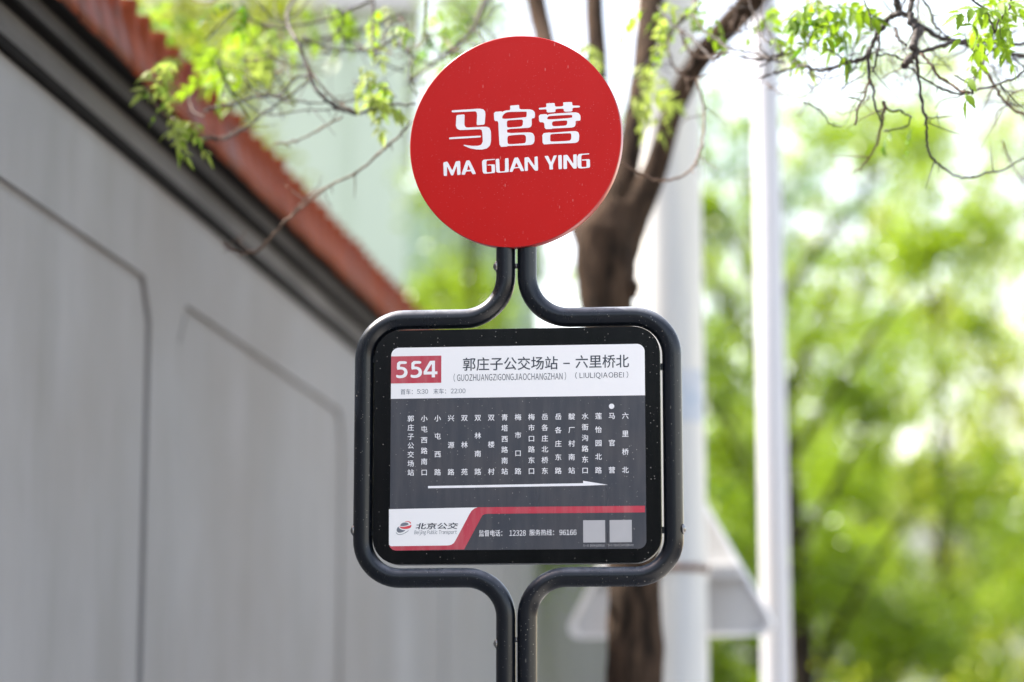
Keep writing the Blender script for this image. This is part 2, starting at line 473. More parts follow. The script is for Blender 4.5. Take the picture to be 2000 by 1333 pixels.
bay_edges = [(W_S0, -4.9, None), (-4.9, -2.0, (-4.7, -2.15)), (-2.0, 0.9, (-1.85, 0.72)), (0.9, 3.77, (1.05, 3.60))] + [(seams[i+1], seams[i+2], bays[i]) for i in range(4)] + [(16.16, W_S1, None)]
for a, b_, pan in bay_edges:
    loops = [[(a, 0.0), (b_, 0.0), (b_, 3.2055), (a, 3.2055)]]
    if pan:
        loops.append(chamf(pan[0], pan[1], 0.6, ZG))
        s = curve_mesh('wall_surround', loops, 0.016, M['wall'], wall, to_wall(-0.008))
        curve_mesh('wall_panel', [chamf(pan[0]+0.006, pan[1]-0.055, 0.628, ZG-0.032, 0.085)], 0.015, M['wall'], wall, to_wall(-0.0085))
    else:
        curve_mesh('wall_surround', loops, 0.016, M['wall'], wall, to_wall(-0.008))
# stepped mouldings: grey steps, each over a black course with the underside shade in its colour
for name_, e0, z0, z1, mt in (('shade_course', .024, 3.2060, 3.2360, 'shade_course'), ('moulding', .022, 3.2363, 3.3135, 'mould'), ('shade_course', .060, 3.3138, 3.3250, 'shade_course'),
                              ('moulding', .058, 3.3253, 3.3755, 'mould_shaded'), ('shade_course', .100, 3.3758, 3.3860, 'shade_course')):
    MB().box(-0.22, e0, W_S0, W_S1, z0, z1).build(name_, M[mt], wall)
# coping tiles: a curved face tile with a raised roll at its joint, ridge on top
def tile_geo(p, seed):
    rnd = random.Random(seed)
    V, F = [], []
    nu, nv = 12, 6
    for j in range(nv + 1):
        t = j / nv
        for i in range(nu + 1):
            s = (i / nu - 0.5) * p
            q = i / nu
            roll = (0.5 + 0.5*math.cos((q - 0.5) * 2 * math.pi)) ** 1.4      # the roll in the middle of the tile
            out = 0.106 - 0.060 * t**1.6 + roll * (0.001 + 0.042 * t**3.0)
            z = 3.3865 + 0.200 * t + roll * 0.036 * t**3.0
            V.append((out, s, z))
    for i in range(nu + 1):
        q = i / nu; s = (q - 0.5) * p
        roll = (0.5 + 0.5*math.cos((q - 0.5) * 2 * math.pi)) ** 1.4
        V.append((-0.10, s, 3.615 + roll * 0.03))
    for i in range(nu + 1):
        V.append((0.03, (i / nu - 0.5) * p, 3.3866))
    n = nu + 1
    for j in range(nv + 1):
        for i in range(nu):
            F.append((j*n+i, j*n+i+1, (j+1)*n+i+1, (j+1)*n+i))
    k = (nv + 2) * n
    for i in range(nu): F.append((k+i, k+i+1, i+1, i))
    return V, F
tmesh = []
P_T = 0.165
for sd_ in range(3):
    V, F = tile_geo(P_T + 0.002, sd_)
    me = bpy.data.meshes.new('coping_tile'); me.from_pydata(V, [], F); me.update()
    me.materials.append(M['tile'] if sd_ != 1 else M['tile2'])
    me.polygons.foreach_set('use_smooth', [True]*len(me.polygons)); tmesh.append(me)
rnd = random.Random(5)
s = W_S0 + 0.08
while s < W_S1 - 0.05:
    t = bpy.data.objects.new('coping_tile', rnd.choice(tmesh))
    t.location = (rnd.uniform(-0.005, 0.005), s, rnd.uniform(-0.006, 0.006)); t.scale = (1, 1, 1)
    link(t, wall); s += P_T
MB().box(-0.22, 0.028, W_S0, W_S1, 3.3868, 3.54).build('coping_bed', M['tile2'], wall)

wall2 = empty('garden_wall', street(-2.15, 17.5), -WA)
tag(wall2, 'lower darker grey wall continuing beyond the end of the tiled wall', 'wall')
MB().box(-0.2, 0.0, 0.0, 22.0, 0, 3.30).build('wall_body', M['wall2'], wall2)
MB().box(-0.25, 0.05, -0.02, 22.0, 3.3005, 3.42).build('coping', M['mould'], wall2)

# ------------------------------------------------------------------ buildings
def windows(parent, x0, x1, z0, z1, nx, nz, y, w, h):
    for i in range(nx):
        for j in range(nz):
            cx = x0 + (x1-x0)*(i+0.5)/nx; cz = z0 + (z1-z0)*(j+0.5)/nz
            fr = MB()
            fr.box(cx-w/2-.06, cx+w/2+.06, y-.05, y-.001, cz+h/2, cz+h/2+.07); fr.box(cx-w/2-.06, cx+w/2+.06, y-.08, y-.001, cz-h/2-.09, cz-h/2)
            fr.box(cx-w/2-.06, cx-w/2, y-.05, y-.001, cz-h/2, cz+h/2); fr.box(cx+w/2, cx+w/2+.06, y-.05, y-.001, cz-h/2, cz+h/2); fr.box(cx-.03, cx+.03, y-.04, y-.001, cz-h/2, cz+h/2)
            wo_ = fr.build('window', M['frame_white'], parent)
            MB().box(cx-w/2, cx-.03, y-.02, y-.002, cz-h/2, cz+h/2).box(cx+.03, cx+w/2, y-.02, y-.002, cz-h/2, cz+h/2).build('pane', M['glass'], wo_)
bm = empty('mint_building', (0, 24, 0), R(3))
tag(bm, 'pale mint green building rising behind the tiled wall, left of the red disc', 'building')
xr = at(796, 400, 24).x; ztop = at(600, 32, 24).z
MB().box(xr-9.0, xr-0.55, 0, 7, 0, ztop).build('wall', M['mint'], bm)
MB().box(xr-0.55, xr, -0.10, 7, 0, ztop).build('corner_pier', M['mint'], bm)
MB().box(xr-9.2, xr+0.15, -0.25, 7.2, ztop+.001, ztop+0.18).build('roof_slab', M['pale'], bm)
windows(bm, xr-9.0, xr-4.4, 1.2, ztop-0.8, 3, 2, 0, 1.0, 1.3)
b2 = empty('green_grey_building', (0, 33, 0), R(-2))
tag(b2, 'grey-green plain building half hidden by trees between the mint building and the sign', 'building')
xl, xr2, zt2 = at(760, 500, 33).x, at(1035, 500, 33).x, at(900, 395, 33).z
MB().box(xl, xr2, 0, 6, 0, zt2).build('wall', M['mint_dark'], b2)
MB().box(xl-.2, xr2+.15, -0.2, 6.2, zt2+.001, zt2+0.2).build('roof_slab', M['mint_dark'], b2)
windows(b2, xl+0.3, xr2-0.1, 1.0, zt2-3.6, 2, 1, 0, 0.9, 1.2)
b3 = empty('pale_building', (0, 62, 0), R(-5))
tag(b3, 'pale low building far behind the green trees at the right', 'building')
xl, xr3, zt3 = at(1420, 900, 62).x, at(2300, 900, 62).x, at(1900, 900, 62).z
MB().box(xl, xr3, 0, 10, 0, zt3).build('wall', M['pale'], b3)
windows(b3, xl+.3, xr3-.3, 1.0, zt3-.5, 5, 2, 0, 1.2, 1.5)
b4 = empty('brick_building', street(-8, -34), R(0))
tag(b4, 'plain brick building across the crossing behind the viewer', 'building')
MB().box(-16, 26, -8, 0, 0, 6.5).build('wall', M['brick'], b4)

# ------------------------------------------------------------------ trees
def leaf_cloud(name, centres, n_per, spread, size, mat, parent, seed, droop=0.3):
    rg = np.random.default_rng(seed)
    C = np.asarray(centres, dtype=float)
    cnt = rg.poisson(n_per, len(C))
    base = np.repeat(C, cnt, axis=0)
    m = len(base)
    sp = np.repeat(spread * rg.uniform(0.6, 1.3, len(C)), cnt)[:, None]
    d = rg.normal(size=(m, 3)); d *= sp * 0.55; d[:, 2] *= 0.75
    p = base + d
    L = size * rg.uniform(0.6, 1.25, m)[:, None]
    ax = rg.normal(size=(m, 3)); ax[:, 2] -= droop; ax /= np.linalg.norm(ax, axis=1)[:, None]
    nr = rg.normal(size=(m, 3)); nr[:, 2] += 1.2
    sd_ = np.cross(ax, nr); sd_ /= np.linalg.norm(sd_, axis=1)[:, None]
    up = np.cross(sd_, ax)
    V = np.empty((m, 4, 3))
    V[:, 0] = p
    V[:, 1] = p + ax*L*0.45 + sd_*L*0.30 + up*L*0.07
    V[:, 2] = p + ax*L
    V[:, 3] = p + ax*L*0.45 - sd_*L*0.30 + up*L*0.07
    me = bpy.data.meshes.new(name)
    me.vertices.add(m*4); me.vertices.foreach_set('co', V.reshape(-1))
    me.loops.add(m*6); me.polygons.add(m*2)
    q = (np.arange(m)*4)[:, None]
    idx = np.concatenate([q, q+1, q+2, q, q+2, q+3], axis=1).reshape(-1)
    me.loops.foreach_set('vertex_index', idx.astype(np.int32))
    me.polygons.foreach_set('loop_start', (np.arange(m*2)*3).astype(np.int32))
    me.polygons.foreach_set('loop_total', np.full(m*2, 3, dtype=np.int32))
    me.update(calc_edges=True)
    me.materials.append(mat)
    return link(bpy.data.objects.new(name, me), parent)

def bg_tree(loc, height, rad, z_low, label, seed, mat, bark='bark_dark', lean=(0, 0), limbs=9, leaf=0.085, n_per=70, spread=0.33, twigs=5, r0=0.11, open_top=0.0, group='street trees in leaf beyond the sign'):
    rnd = random.Random(seed)
    root = empty('street_tree', loc)
    tag(root, label, 'tree', group)
    top = Vector((lean[0], lean[1], height * 0.86))
    tp = [Vector((0, 0, -0.05)), Vector((rnd.uniform(-.05, .05), 0, height*.2)) + Vector((lean[0], lean[1], 0))*0.1,
          Vector((lean[0]*.45+rnd.uniform(-.1, .1), lean[1]*.45, height*.5)), top]
    tp = catmull(tp, 6)
    V, F = tube_geo(tp, [r0*1.25, r0, r0*.7, r0*.25], 10, 0.10, seed)
    mesh_obj('trunk', V, F, M[bark], root, True)
    centres = []
    for i in range(limbs):
        t = 0.22 + 0.75 * i / limbs + rnd.uniform(-.03, .03)
        k = min(len(tp)-1, int(t*(len(tp)-1)))
        s = tp[k]
        ang = i * 2.4 + rnd.uniform(-.5, .5)
        z1 = z_low + (height - z_low) * min(1.0, max(0.0, (i + rnd.uniform(0.0, 1.2)) / limbs))
        reach = rad * (0.6 + 0.4*math.sin(math.pi*min(1, max(0, (z1-z_low)/(height-z_low))))) * rnd.uniform(.75, 1.05)
        e = Vector((lean[0]*.5 + math.cos(ang)*reach, lean[1]*.5 + math.sin(ang)*reach, z1))
        mid = s.lerp(e, .5) + Vector((rnd.uniform(-.15, .15), rnd.uniform(-.15, .15), rnd.uniform(.1, .45)))
        lp = catmull([s, mid, e], 5)
        V, F = tube_geo(lp, [r0*.28, r0*.16, r0*.04], 7, 0.08, seed+i)
        br = mesh_obj('branch', V, F, M[bark], root, True)
        g2 = MB()
        for j in range(twigs):
            q = lp[rnd.randrange(3, len(lp))]
            d = Vector((rnd.gauss(0, 1), rnd.gauss(0, 1), rnd.gauss(0.1, .8))).normalized() * rnd.uniform(.4, 1.0) * rad * .38
            tw = catmull([q, q + d*.5 + Vector((0, 0, .06)), q + d], 3)
            g2.add(*tube_geo(tw, [r0*.10, r0*.03], 5))
            for c_ in tw[2:]:
                centres.append(c_ + Vector((rnd.gauss(0, .06),)*3))
            for jj in range(2):
                centres.append(q + d * rnd.uniform(.4, 1.15) + Vector((rnd.gauss(0, .16), rnd.gauss(0, .16), rnd.gauss(0, .16))))
        tag(g2.build('twigs', M[bark], br, True), kind='stuff')
        centres.append(e)
    if open_top:        # young spring crowns: the upper half is loose and lets the sky through
        centres = [c for c in centres if rnd.random() < 1 - open_top * min(1, max(0, (c.z/height - .42)/.28))]
    leaf_cloud('crown', [tuple(c) for c in centres], n_per, spread, leaf, mat, root, seed)
    return root

def put(px, Y):
    v = at(px, 1450, Y); return (v.x, v.y, 0.0)
bg_tree(put(1590, 19), 6.6, 2.0, 2.0, 'green street tree with dark trunk right behind the white pole', 11, M['leaf_a'], lean=(-.35, 0), limbs=15, n_per=48, r0=.12, spread=.24, open_top=.5)
bg_tree(put(1850, 24), 8.4, 2.2, 1.8, 'bushy light green tree behind the pole, towards the right edge', 12, M['leaf_a'], limbs=15, n_per=50, r0=.07, spread=.24, open_top=.5)
bg_tree(put(1490, 29), 10.6, 2.3, 2.0, 'slender tree with forked dark stem seen between the two pale poles', 13, M['leaf_c'], limbs=15, n_per=34, spread=.24, open_top=.5)
bg_tree(put(2060, 31), 11.8, 2.6, 2.2, 'yellow-green spring tree at the far right edge', 14, M['leaf_b'], limbs=16, n_per=30, spread=.24, open_top=.5)
bg_tree(put(1720, 36), 13.0, 2.9, 2.0, 'deep green tree in the back row between the nearer crowns', 15, M['leaf_a'], limbs=20, n_per=32, spread=.24, open_top=.5)
bg_tree(put(1420, 44), 14.0, 3.0, 2.0, 'farthest tree of the right hand row, behind the thick pole', 16, M['leaf_a'], limbs=15, n_per=32, leaf=.10, spread=.24, open_top=.5)
bg_tree(put(1960, 48), 17.5, 3.6, 3.5, 'tall thin yellowish tree far behind the right hand row', 17, M['leaf_b'], limbs=22, n_per=30, leaf=.11, spread=.24, open_top=.5)
bg_tree(put(1640, 58), 19.5, 3.8, 5.0, 'tall sparse tree rising farthest above the others', 18, M['leaf_b'], limbs=22, n_per=30, leaf=.12, spread=.24, open_top=.5)
bg_tree(put(890, 23), 6.2, .30, 4.9, 'small green tree between the mint building and the red disc', 21, M['leaf_a'], limbs=8, n_per=40, r0=.05, spread=.26)
bg_tree(put(960, 28), 6.0, .75, 4.0, 'green tree behind the neck of the bus stop sign', 22, M['leaf_c'], limbs=9, n_per=30, r0=.07)
bg_tree(put(910, 18.5), 7.6, .36, 6.3, 'slim twiggy tree above the mint building, left of the red disc', 23, M['leaf_a'], limbs=10, n_per=16, r0=.05, leaf=.06, spread=.22)
bg_tree(put(330, 15), 7.8, .8, 6.3, 'leafy tree rising above the coping at the upper left', 24, M['leaf_b'], limbs=8, n_per=15, r0=.06, spread=.25)
for i, (x, y, h) in enumerate(((-7.5, -12, 7.6), (-3.0, -15, 7.4), (1.5, -17, 7.2), (7.5, -17, 7.2))):
    bg_tree((x, y, 0), h, 2.3, 1.2, ['dark green tree behind the viewer, nearest the wall', 'second dark green tree behind the viewer', 'dark green tree behind the viewer by the kerb', 'dark green tree behind the viewer across the road'][i],
            41+i, M['leaf_d'], limbs=15, n_per=75, leaf=.12, spread=.55, group='trees behind the viewer')
# sunlit shrubs at the foot of the trees
def shrub(px, Y, h, w, label, seed, mat):
    rnd = random.Random(seed); root = empty('shrub', put(px, Y)); tag(root, label, 'shrub', 'shrubs under the trees')
    cs = []; g2 = MB()
    for i in range(26):
        a = rnd.uniform(0, 6.28); r_ = w*math.sqrt(rnd.random()); z = rnd.uniform(.35, 1)*h*(1-.3*(r_/w)**2)
        p = Vector((math.cos(a)*r_, math.sin(a)*r_, z)); cs.append(tuple(p)); cs.append((p.x, p.y, p.z*.6))
        g2.add(*tube_geo(catmull([(0, 0, 0), p*.5 + Vector((0, 0, .1)), p], 3), [.018, .006], 5))
    tag(g2.build('stems', M['twig'], root), kind='stuff'); leaf_cloud('foliage', cs, 60, .28, .06, mat, root, seed)
shrub(1760, 17, 2.15, .8, 'pale yellow-green shrub at the bottom right under the trees', 51, M['leaf_b'])
shrub(1960, 18, 2.25, .9, 'yellow-green shrub in the bottom right corner', 52, M['leaf_b'])
shrub(1430, 22, 2.1, .7, 'olive green shrub seen below the triangular sign', 53, M['leaf_a'])

# ------------------------------------------------------------------ thick pole, triangular sign on it, white pole
YP = 9.2
c0 = at(1317, 1450, YP)
pole = empty('utility_pole', (c0.x, YP, 0)); tag(pole, 'thick pale whitewashed utility pole standing behind the tree trunk', 'pole')
V, F = tube_geo([(0, 0, z) for z in np.linspace(-0.05, 9, 12)], [0.137, 0.118], 32); mesh_obj('shaft', V, F, M['pole'], pole, True)
zb = at(1345, 1113, YP).z
V, F = tube_geo([(0, 0, zb-.012), (0, 0, zb+.012)], 0.141, 32); mesh_obj('strap', V, F, M['rust'], pole, True)
def curved(p): return p
zplate = at(1340, 780, YP).z
V, F = [], []
for i in range(9):
    a = R(-90 + 8 + i*7.5)
    for z in (zplate-.10, zplate+.10): V.append((math.cos(a)*.1315, math.sin(a)*.1315, z))
for i in range(8): F.append((2*i, 2*i+2, 2*i+3, 2*i+1))
mesh_obj('number_plate', V, F, mat_simple('faded_blue_plate', (0.35, 0.42, 0.52), (0.5, 0.52, 0.56), 12, .5), pole, True)

tri = empty('triangular_sign', (c0.x, YP + 0.20, 0), R(-24)); tag(tri, 'grey back of a triangular road sign strapped to the thick pale pole', 'road sign')
pb = at(1315, 1245, YP + .2).z
S_ = 0.90; hgt = S_ * math.sqrt(3) / 2
tri_pts = [(-S_/2, pb), (S_/2, pb), (0, pb + hgt)]
def tri_round(p, r, n=6):
    cx = sum(a[0] for a in p)/3; cz = sum(a[1] for a in p)/3
    out = []
    for i, (x, z) in enumerate(p):
        d = Vector((cx-x, cz-z)).normalized(); c = Vector((x, z)) + d*(2*r)
        a0 = math.atan2(-d.y, -d.x)
        for k in range(n+1):
            t = a0 - R(60) + R(120)*k/n; out.append((c.x+r*math.cos(t), c.y+r*math.sin(t)))
    return out
outer = tri_round(tri_pts, .045)
inner = [(x*0.955, (z-pb-hgt/3)*0.955 + pb + hgt/3) for x, z in outer]
to_t = lambda y0: (lambda u, v, w: (u, y0 + w, v))
curve_mesh('back_plate', [inner], .004, M['alu'], tri, to_t(0.012))
curve_mesh('rim', [outer, inner], .030, M['alu_rim'], tri, to_t(0.0))
curve_mesh('sign_face', [inner], .001, M['sign_yellow'], tri, to_t(0.0165))
MB().box(-.30, .30, -.035, .008, zb-.03, zb+.02).build('bracket', M['alu'], tri)

YW = 9.8
c1 = at(1519, 1450, YW)
wp = empty('white_pole', (c1.x, YW, 0)); tag(wp, 'slim white painted pole in front of the green trees', 'pole')
V, F = tube_geo([(0, 0, z) for z in np.linspace(-0.05, at(1500, -260, YW).z, 10)], [0.064, 0.055], 28); mesh_obj('shaft', V, F, M['pole_white'], wp, True)
zc = at(1500, -260, YW).z
V, F = tube_geo([(0, 0, zc-.001), (0, 0, zc+.03), (0, 0, zc+.05)], [.062, .058, .02], 24); mesh_obj('cap', V, F, M['pole_white'], wp, True)

# ------------------------------------------------------------------ the near street tree: trunk, limbs, twigs, leaves
YT = 7.6
base = at(1238, 1450, YT)
nt_ = empty('street_tree', (base.x, YT, 0)); tag(nt_, 'brown forked tree right behind the bus stop sign with twigs and fresh leaves overhead', 'tree')
B0 = Vector((base.x, YT, 0))
def loc(px, py, Y): return at(px, py, Y) - B0
def wood(name, pts, widths, mat, parent=nt_, seg=14, bump_=0.10, n=6, seed=0):
    """pts: (px, py, Y); widths in px of the photograph at that distance"""
    P = catmull([loc(*p) for p in pts], n)
    Wd = [w * p[2] / FPX / 2 for w, p in zip(widths, pts)]
    V, F = tube_geo(P, Wd, seg, bump_, seed)
    return mesh_obj(name, V, F, mat, parent, True)
trunk_pts = [(1236, 2350, YT), (1238, 1900, YT), (1236, 1500, YT), (1238, 1333, YT), (1240, 1150, YT), (1232, 1000, YT), (1212, 850, YT), (1196, 720, YT), (1188, 600, YT), (1184, 520, YT), (1186, 455, YT), (1204, 395, YT)]
wood('trunk', trunk_pts, [165, 130, 114, 110, 102, 100, 102, 104, 106, 122, 122, 80], M['bark'], seg=28, bump_=.13, n=10)
wood('limb', [(1196, 520, YT), (1222, 440, YT+.02), (1276, 340, YT), (1318, 208, YT-.1), (1372, 110, YT-.2), (1465, 5, YT-.4), (1580, -130, YT-.8), (1720, -260, YT-1.3)], [84, 84, 50, 42, 46, 54, 48, 36], M['bark'], seg=22, seed=3)
wood('limb', [(1180, 510, YT), (1192, 430, YT+.03), (1224, 325, YT+.05), (1243, 207, YT+.1), (1262, 95, YT+.2), (1272, 0, YT+.3), (1290, -200, YT+.4), (1330, -500, YT+.5)], [84, 86, 54, 44, 48, 56, 50, 30], M['bark'], seg=22, seed=9)
wood('limb', [(1172, 520, YT+.05), (1165, 430, YT+.2), (1170, 300, YT+.4), (1168, 150, YT+.6), (1160, 0, YT+.7), (1140, -250, YT+.9)], [60, 54, 46, 42, 40, 26], M['bark'], seg=16, seed=12)
wood('limb', [(1165, 530, YT+.05), (1130, 430, YT+.3), (1095, 280, YT+.6), (1066, 90, YT+1.0), (1046, 0, YT+1.1), (1000, -250, YT+1.2)], [46, 44, 42, 44, 46, 28], M['bark'], seg=16, seed=15)
wood('burl', [(1232, 545, YT-.05), (1238, 560, YT-.06), (1236, 585, YT-.05)], [14, 26, 12], M['bark'], seg=10, bump_=.3)

def z6(L): return [(1500 + x/3.702, y/3.702) for x, y in L]
def z3(L): return [(1200 + x/2.5, y/2.5) for x, y in L]
def z8(L): return [(450 + x/2.149, y/2.149) for x, y in L]
rt = random.Random(3)
leaf_spots = []
side_twigs = []
def twig(path, Y0, Y1, w0, w1, mat='twig', name='twig', wob=0.9, parent=nt_, sub=True):
    n = len(path)
    pts = [(p[0], p[1], Y0 + (Y1-Y0)*i/(n-1)) for i, p in enumerate(path)]
    P = catmull([loc(*p) for p in pts], 5)
    m = len(P)
    for i in range(1, m-1):
        P[i] = P[i] + Vector((rt.gauss(0, .0011), rt.gauss(0, .003), rt.gauss(0, .0011))) * wob
    rad_ = []
    for i in range(m):
        w = w0 + (w1-w0)*i/(m-1)
        rad_.append(max(.0009, (1.12 * w + .9) * (Y0+(Y1-Y0)*i/(m-1)) / FPX / 2) * (1 + (.35 if rt.random() < .12 else rt.uniform(-.1, .1))))
    V, F = tube_geo(P, rad_, 8)
    o = mesh_obj(name, V, F, M[mat], parent, True)
    if sub:
        g2 = MB()
        L = sum((P[i+1]-P[i]).length for i in range(m-1))
        for k in range(max(1, int(L/.055))):
            i = rt.randrange(1, m-1)
            d = (P[i+1]-P[i]).normalized()
            sdv = d.cross(Vector((0, 1, 0))).normalized() * rt.choice((-1, 1))
            ln = rt.choice((.008, .012, .018, .05, .09)) * rt.uniform(.7, 1.3)
            dr = (d*rt.uniform(.3, 1) + sdv*rt.uniform(.5, 1) + Vector((0, rt.gauss(0, .4), rt.gauss(-.1, .2)))).normalized()
            q = [P[i], P[i] + dr*ln*.5 + Vector((rt.gauss(0, .003), 0, rt.gauss(0, .003))), P[i] + dr*ln]
            g2.add(*tube_geo(catmull(q, 3), [min(rad_[i]*.75, .0016), .0006], 5))
        tag(g2.build('spurs', M[mat], o, True), kind='stuff')
    return o
YR = 5.08
# heavy boughs that come down from above into the picture
twig([(1640, -420), (1700, -300), (1735, -150), (1751, 0)], 6.4, YR+.1, 34, 13, sub=False, name='bough')
twig([(1640, -420), (1760, -250), (1790, -120), (1781, 0)], 6.4, YR, 26, 11, sub=False, name='bough')
twig(z6([(930,0),(940,60),(950,95),(1010,110),(1050,150),(1085,190),(1140,210),(1230,270),(1330,290),(1450,330),(1560,345),(1700,370),(1851,405),(2000,430)]), YR+.1, YR+.3, 12, 6)
twig(z6([(1040,0),(1028,70),(1035,160),(1070,220),(1060,290),(1060,340),(1070,380),(1030,425),(985,478)]), YR, YR-.05, 9, 13, name='bough')
twig(z6([(1085,190),(1085,240),(1055,300),(1045,350)]), YR, YR-.05, 15, 12)
twig(z6([(1085,390),(1200,350),(1330,310),(1480,295),(1600,300),(1700,325),(1851,320),(2000,310)]), YR, YR+.2, 7, 6)
twig(z6([(950,100),(890,120),(830,200),(790,250),(740,350),(705,425),(640,440),(570,450),(480,490),(400,510),(340,505),(270,480),(225,480),(180,410),(130,385),(60,400),(-10,425),(-80,440)]), YR, YR+.35, 9, 3)
twig(z6([(740,350),(725,440),(732,570),(760,640),(770,740),(805,850),(830,900)]), YR, YR+.05, 6, 2.5)
twig(z6([(838,745),(840,770),(830,860),(808,960),(780,1060),(700,1180),(620,1250)]), YR+.05, YR+.35, 6, 1.2, 'twig_tan')
twig(z6([(732,570),(700,680),(660,760),(640,830),(632,905)]), YR, YR, 3.5, 2.5, 'twig_tan')
twig(z6([(800,400),(900,400),(960,430),(1030,490),(1100,550),(1230,630),(1320,670),(1420,685),(1490,660),(1600,630),(1700,600),(1780,570),(1851,520),(1950,450)]), YR, YR-.1, 2.5, 3)
twig(z6([(1075,400),(1085,520),(1100,650),(1120,780),(1145,880),(1150,1000),(1160,1090),(1200,1160),(1300,1240),(1400,1280),(1500,1275),(1620,1245),(1700,1230),(1800,1170),(1851,1140)]), YR-.05, YR+.2, 5, 2)
twig(z6([(1100,390),(1180,470),(1230,550),(1310,600),(1380,655),(1460,670)]), YR, YR-.1, 4, 4, 'twig_tan')
twig(z6([(1460,340),(1530,390),(1550,470),(1600,550),(1650,640),(1690,710),(1770,790),(1851,825),(1950,850)]), YR+.1, YR+.1, 5, 3.5, 'twig_tan')
twig(z6([(1600,380),(1550,460),(1500,560),(1470,650)]), YR, YR-.1, 3.5, 3)
twig(z6([(800,260),(805,340),(790,380),(770,470),(750,520)]), YR, YR, 4, 2.5)
twig(z6([(850,770),(900,805),(950,800),(1000,830),(1040,845)]), YR+.1, YR+.1, 3.5, 2)
twig(z6([(1040,845),(1000,920),(900,940),(840,950)]), YR+.1, YR+.2, 2, 2)
twig(z6([(1110,-20),(1180,90),(1210,180),(1280,250),(1330,290)]), YR, YR+.1, 3, 3)
twig(z6([(1145,855),(1240,845),(1340,840)]), YR, YR+.1, 1.5, 1)
twig(z6([(240,500),(270,590),(330,660),(250,700),(150,690),(60,660),(-20,600)]), YR+.4, YR+.6, 2, 2, 'twig_tan')
twig(z6([(380,340),(450,370),(540,420),(580,440)]), YR+.1, YR+.1, 1.8, 3)
twig(z6([(230,370),(300,330),(380,295)]), YR+.2, YR+.1, 1.8, 1.8)
twig(z6([(1760,-10),(1740,60),(1680,130),(1640,240)]), YR-.2, YR-.2, 4, 2.5)
twig(z6([(1450,-10),(1560,60),(1610,150),(1635,245)]), YR-.2, YR-.2, 3.5, 3)
twig(z6([(690,0),(735,100),(745,160),(745,225)]), YR, YR, 2.5, 1.5)
twig(z6([(-60,560),(0,545),(100,525),(220,490)]), YR+.3, YR+.3, 2.5, 2)
twig(z6([(240,520),(340,550),(410,568),(500,555),(600,520),(640,490)]), YR+.2, YR+.1, 1.6, 1.6)
twig(z6([(525,668),(560,620),(650,570),(700,530)]), YR+.2, YR+.1, 1.8, 1.6)
twig(z6([(1350,545),(1400,575),(1440,600),(1470,650),(1480,680)]), YR-.1, YR-.1, 2, 4)
twig(z6([(920,205),(940,280),(1000,330)]), YR, YR-.05, 6, 4)
twig(z6([(1740,370),(1790,440),(1870,490)]), YR+.1, YR+.1, 3, 2.5)
twig(z6([(1500,330),(1600,290),(1700,255),(1851,210)]), YR+.3, YR+.4, 2, 2)
twig(z6([(1010,-60),(960,90),(905,95),(830,0)]), YR+.2, YR+.2, 3, 2)
twig(z6([(1690,1020),(1740,1140),(1790,1240),(1851,1330)]), YR+.3, YR+.5, 2, 2, 'twig_tan')
twig(z6([(1110,250),(1140,300),(1200,380),(1260,440),(1340,520)]), YR+.3, YR+.4, 2.5, 1.5)
twig(z6([(570,700),(620,710),(665,720)]), YR, YR, 1.2, 2)
# middle cluster before the fork
twig([(1180, -350), (1290, -200), (1345, -60), (1360, 12), (1347, 27)], 6.9, 5.85, 22, 8, sub=False, name='bough')
twig(z3([(90,380),(160,310),(220,230),(300,130),(350,75)]), 5.9, 5.8, 3, 8)
twig(z3([(215,30),(250,90),(300,130),(380,190),(440,250),(490,290),(540,260),(640,280),(770,290)]), 5.8, 5.35, 3, 3.5)
twig(z3([(350,75),(390,80),(440,150),(520,210),(560,240),(640,250),(720,270),(800,300)]), 5.75, 5.35, 4, 3.5)
twig(z3([(320,150),(350,220),(380,270),(450,280),(520,260),(560,235)]), 5.75, 5.7, 4.5, 3.5, 'twig_tan')
twig(z3([(380,270),(370,330),(310,350),(280,300),(260,230),(275,185)]), 5.75, 5.8, 4, 2.5, 'twig_tan')
twig(z3([(300,345),(350,385),(410,380),(470,360)]), 5.75, 5.7, 3.5, 2.5, 'twig_tan')
twig(z3([(405,385),(430,500),(440,600),(430,700),(400,790),(350,850),(250,885),(150,860),(40,800),(-40,760)]), 5.75, 5.5, 3.5, 3.5, 'twig_tan')
twig(z3([(480,290),(520,350),(570,400),(640,395),(720,380),(800,350),(900,330)]), 5.7, 5.35, 2.5, 2.2)
twig(z3([(560,110),(600,160),(640,80),(650,150)]), 5.75, 5.75, 2, 1.5, 'twig_tan')
twig(z3([(700,330),(760,300),(820,270),(870,270),(910,320)]), 5.45, 5.35, 2.5, 3)
twig(z3([(730,0),(720,80),(760,160),(790,220),(830,260)]), 5.5, 5.35, 1.8, 1.8)
twig([(1122, -10), (1128, 60), (1142, 120), (1180, 160)], 6.1, 6.1, 3, 2, 'twig_tan')
twig(z3([(540,0),(590,60),(560,150)]), 5.9, 5.9, 2, 2, 'twig_tan')
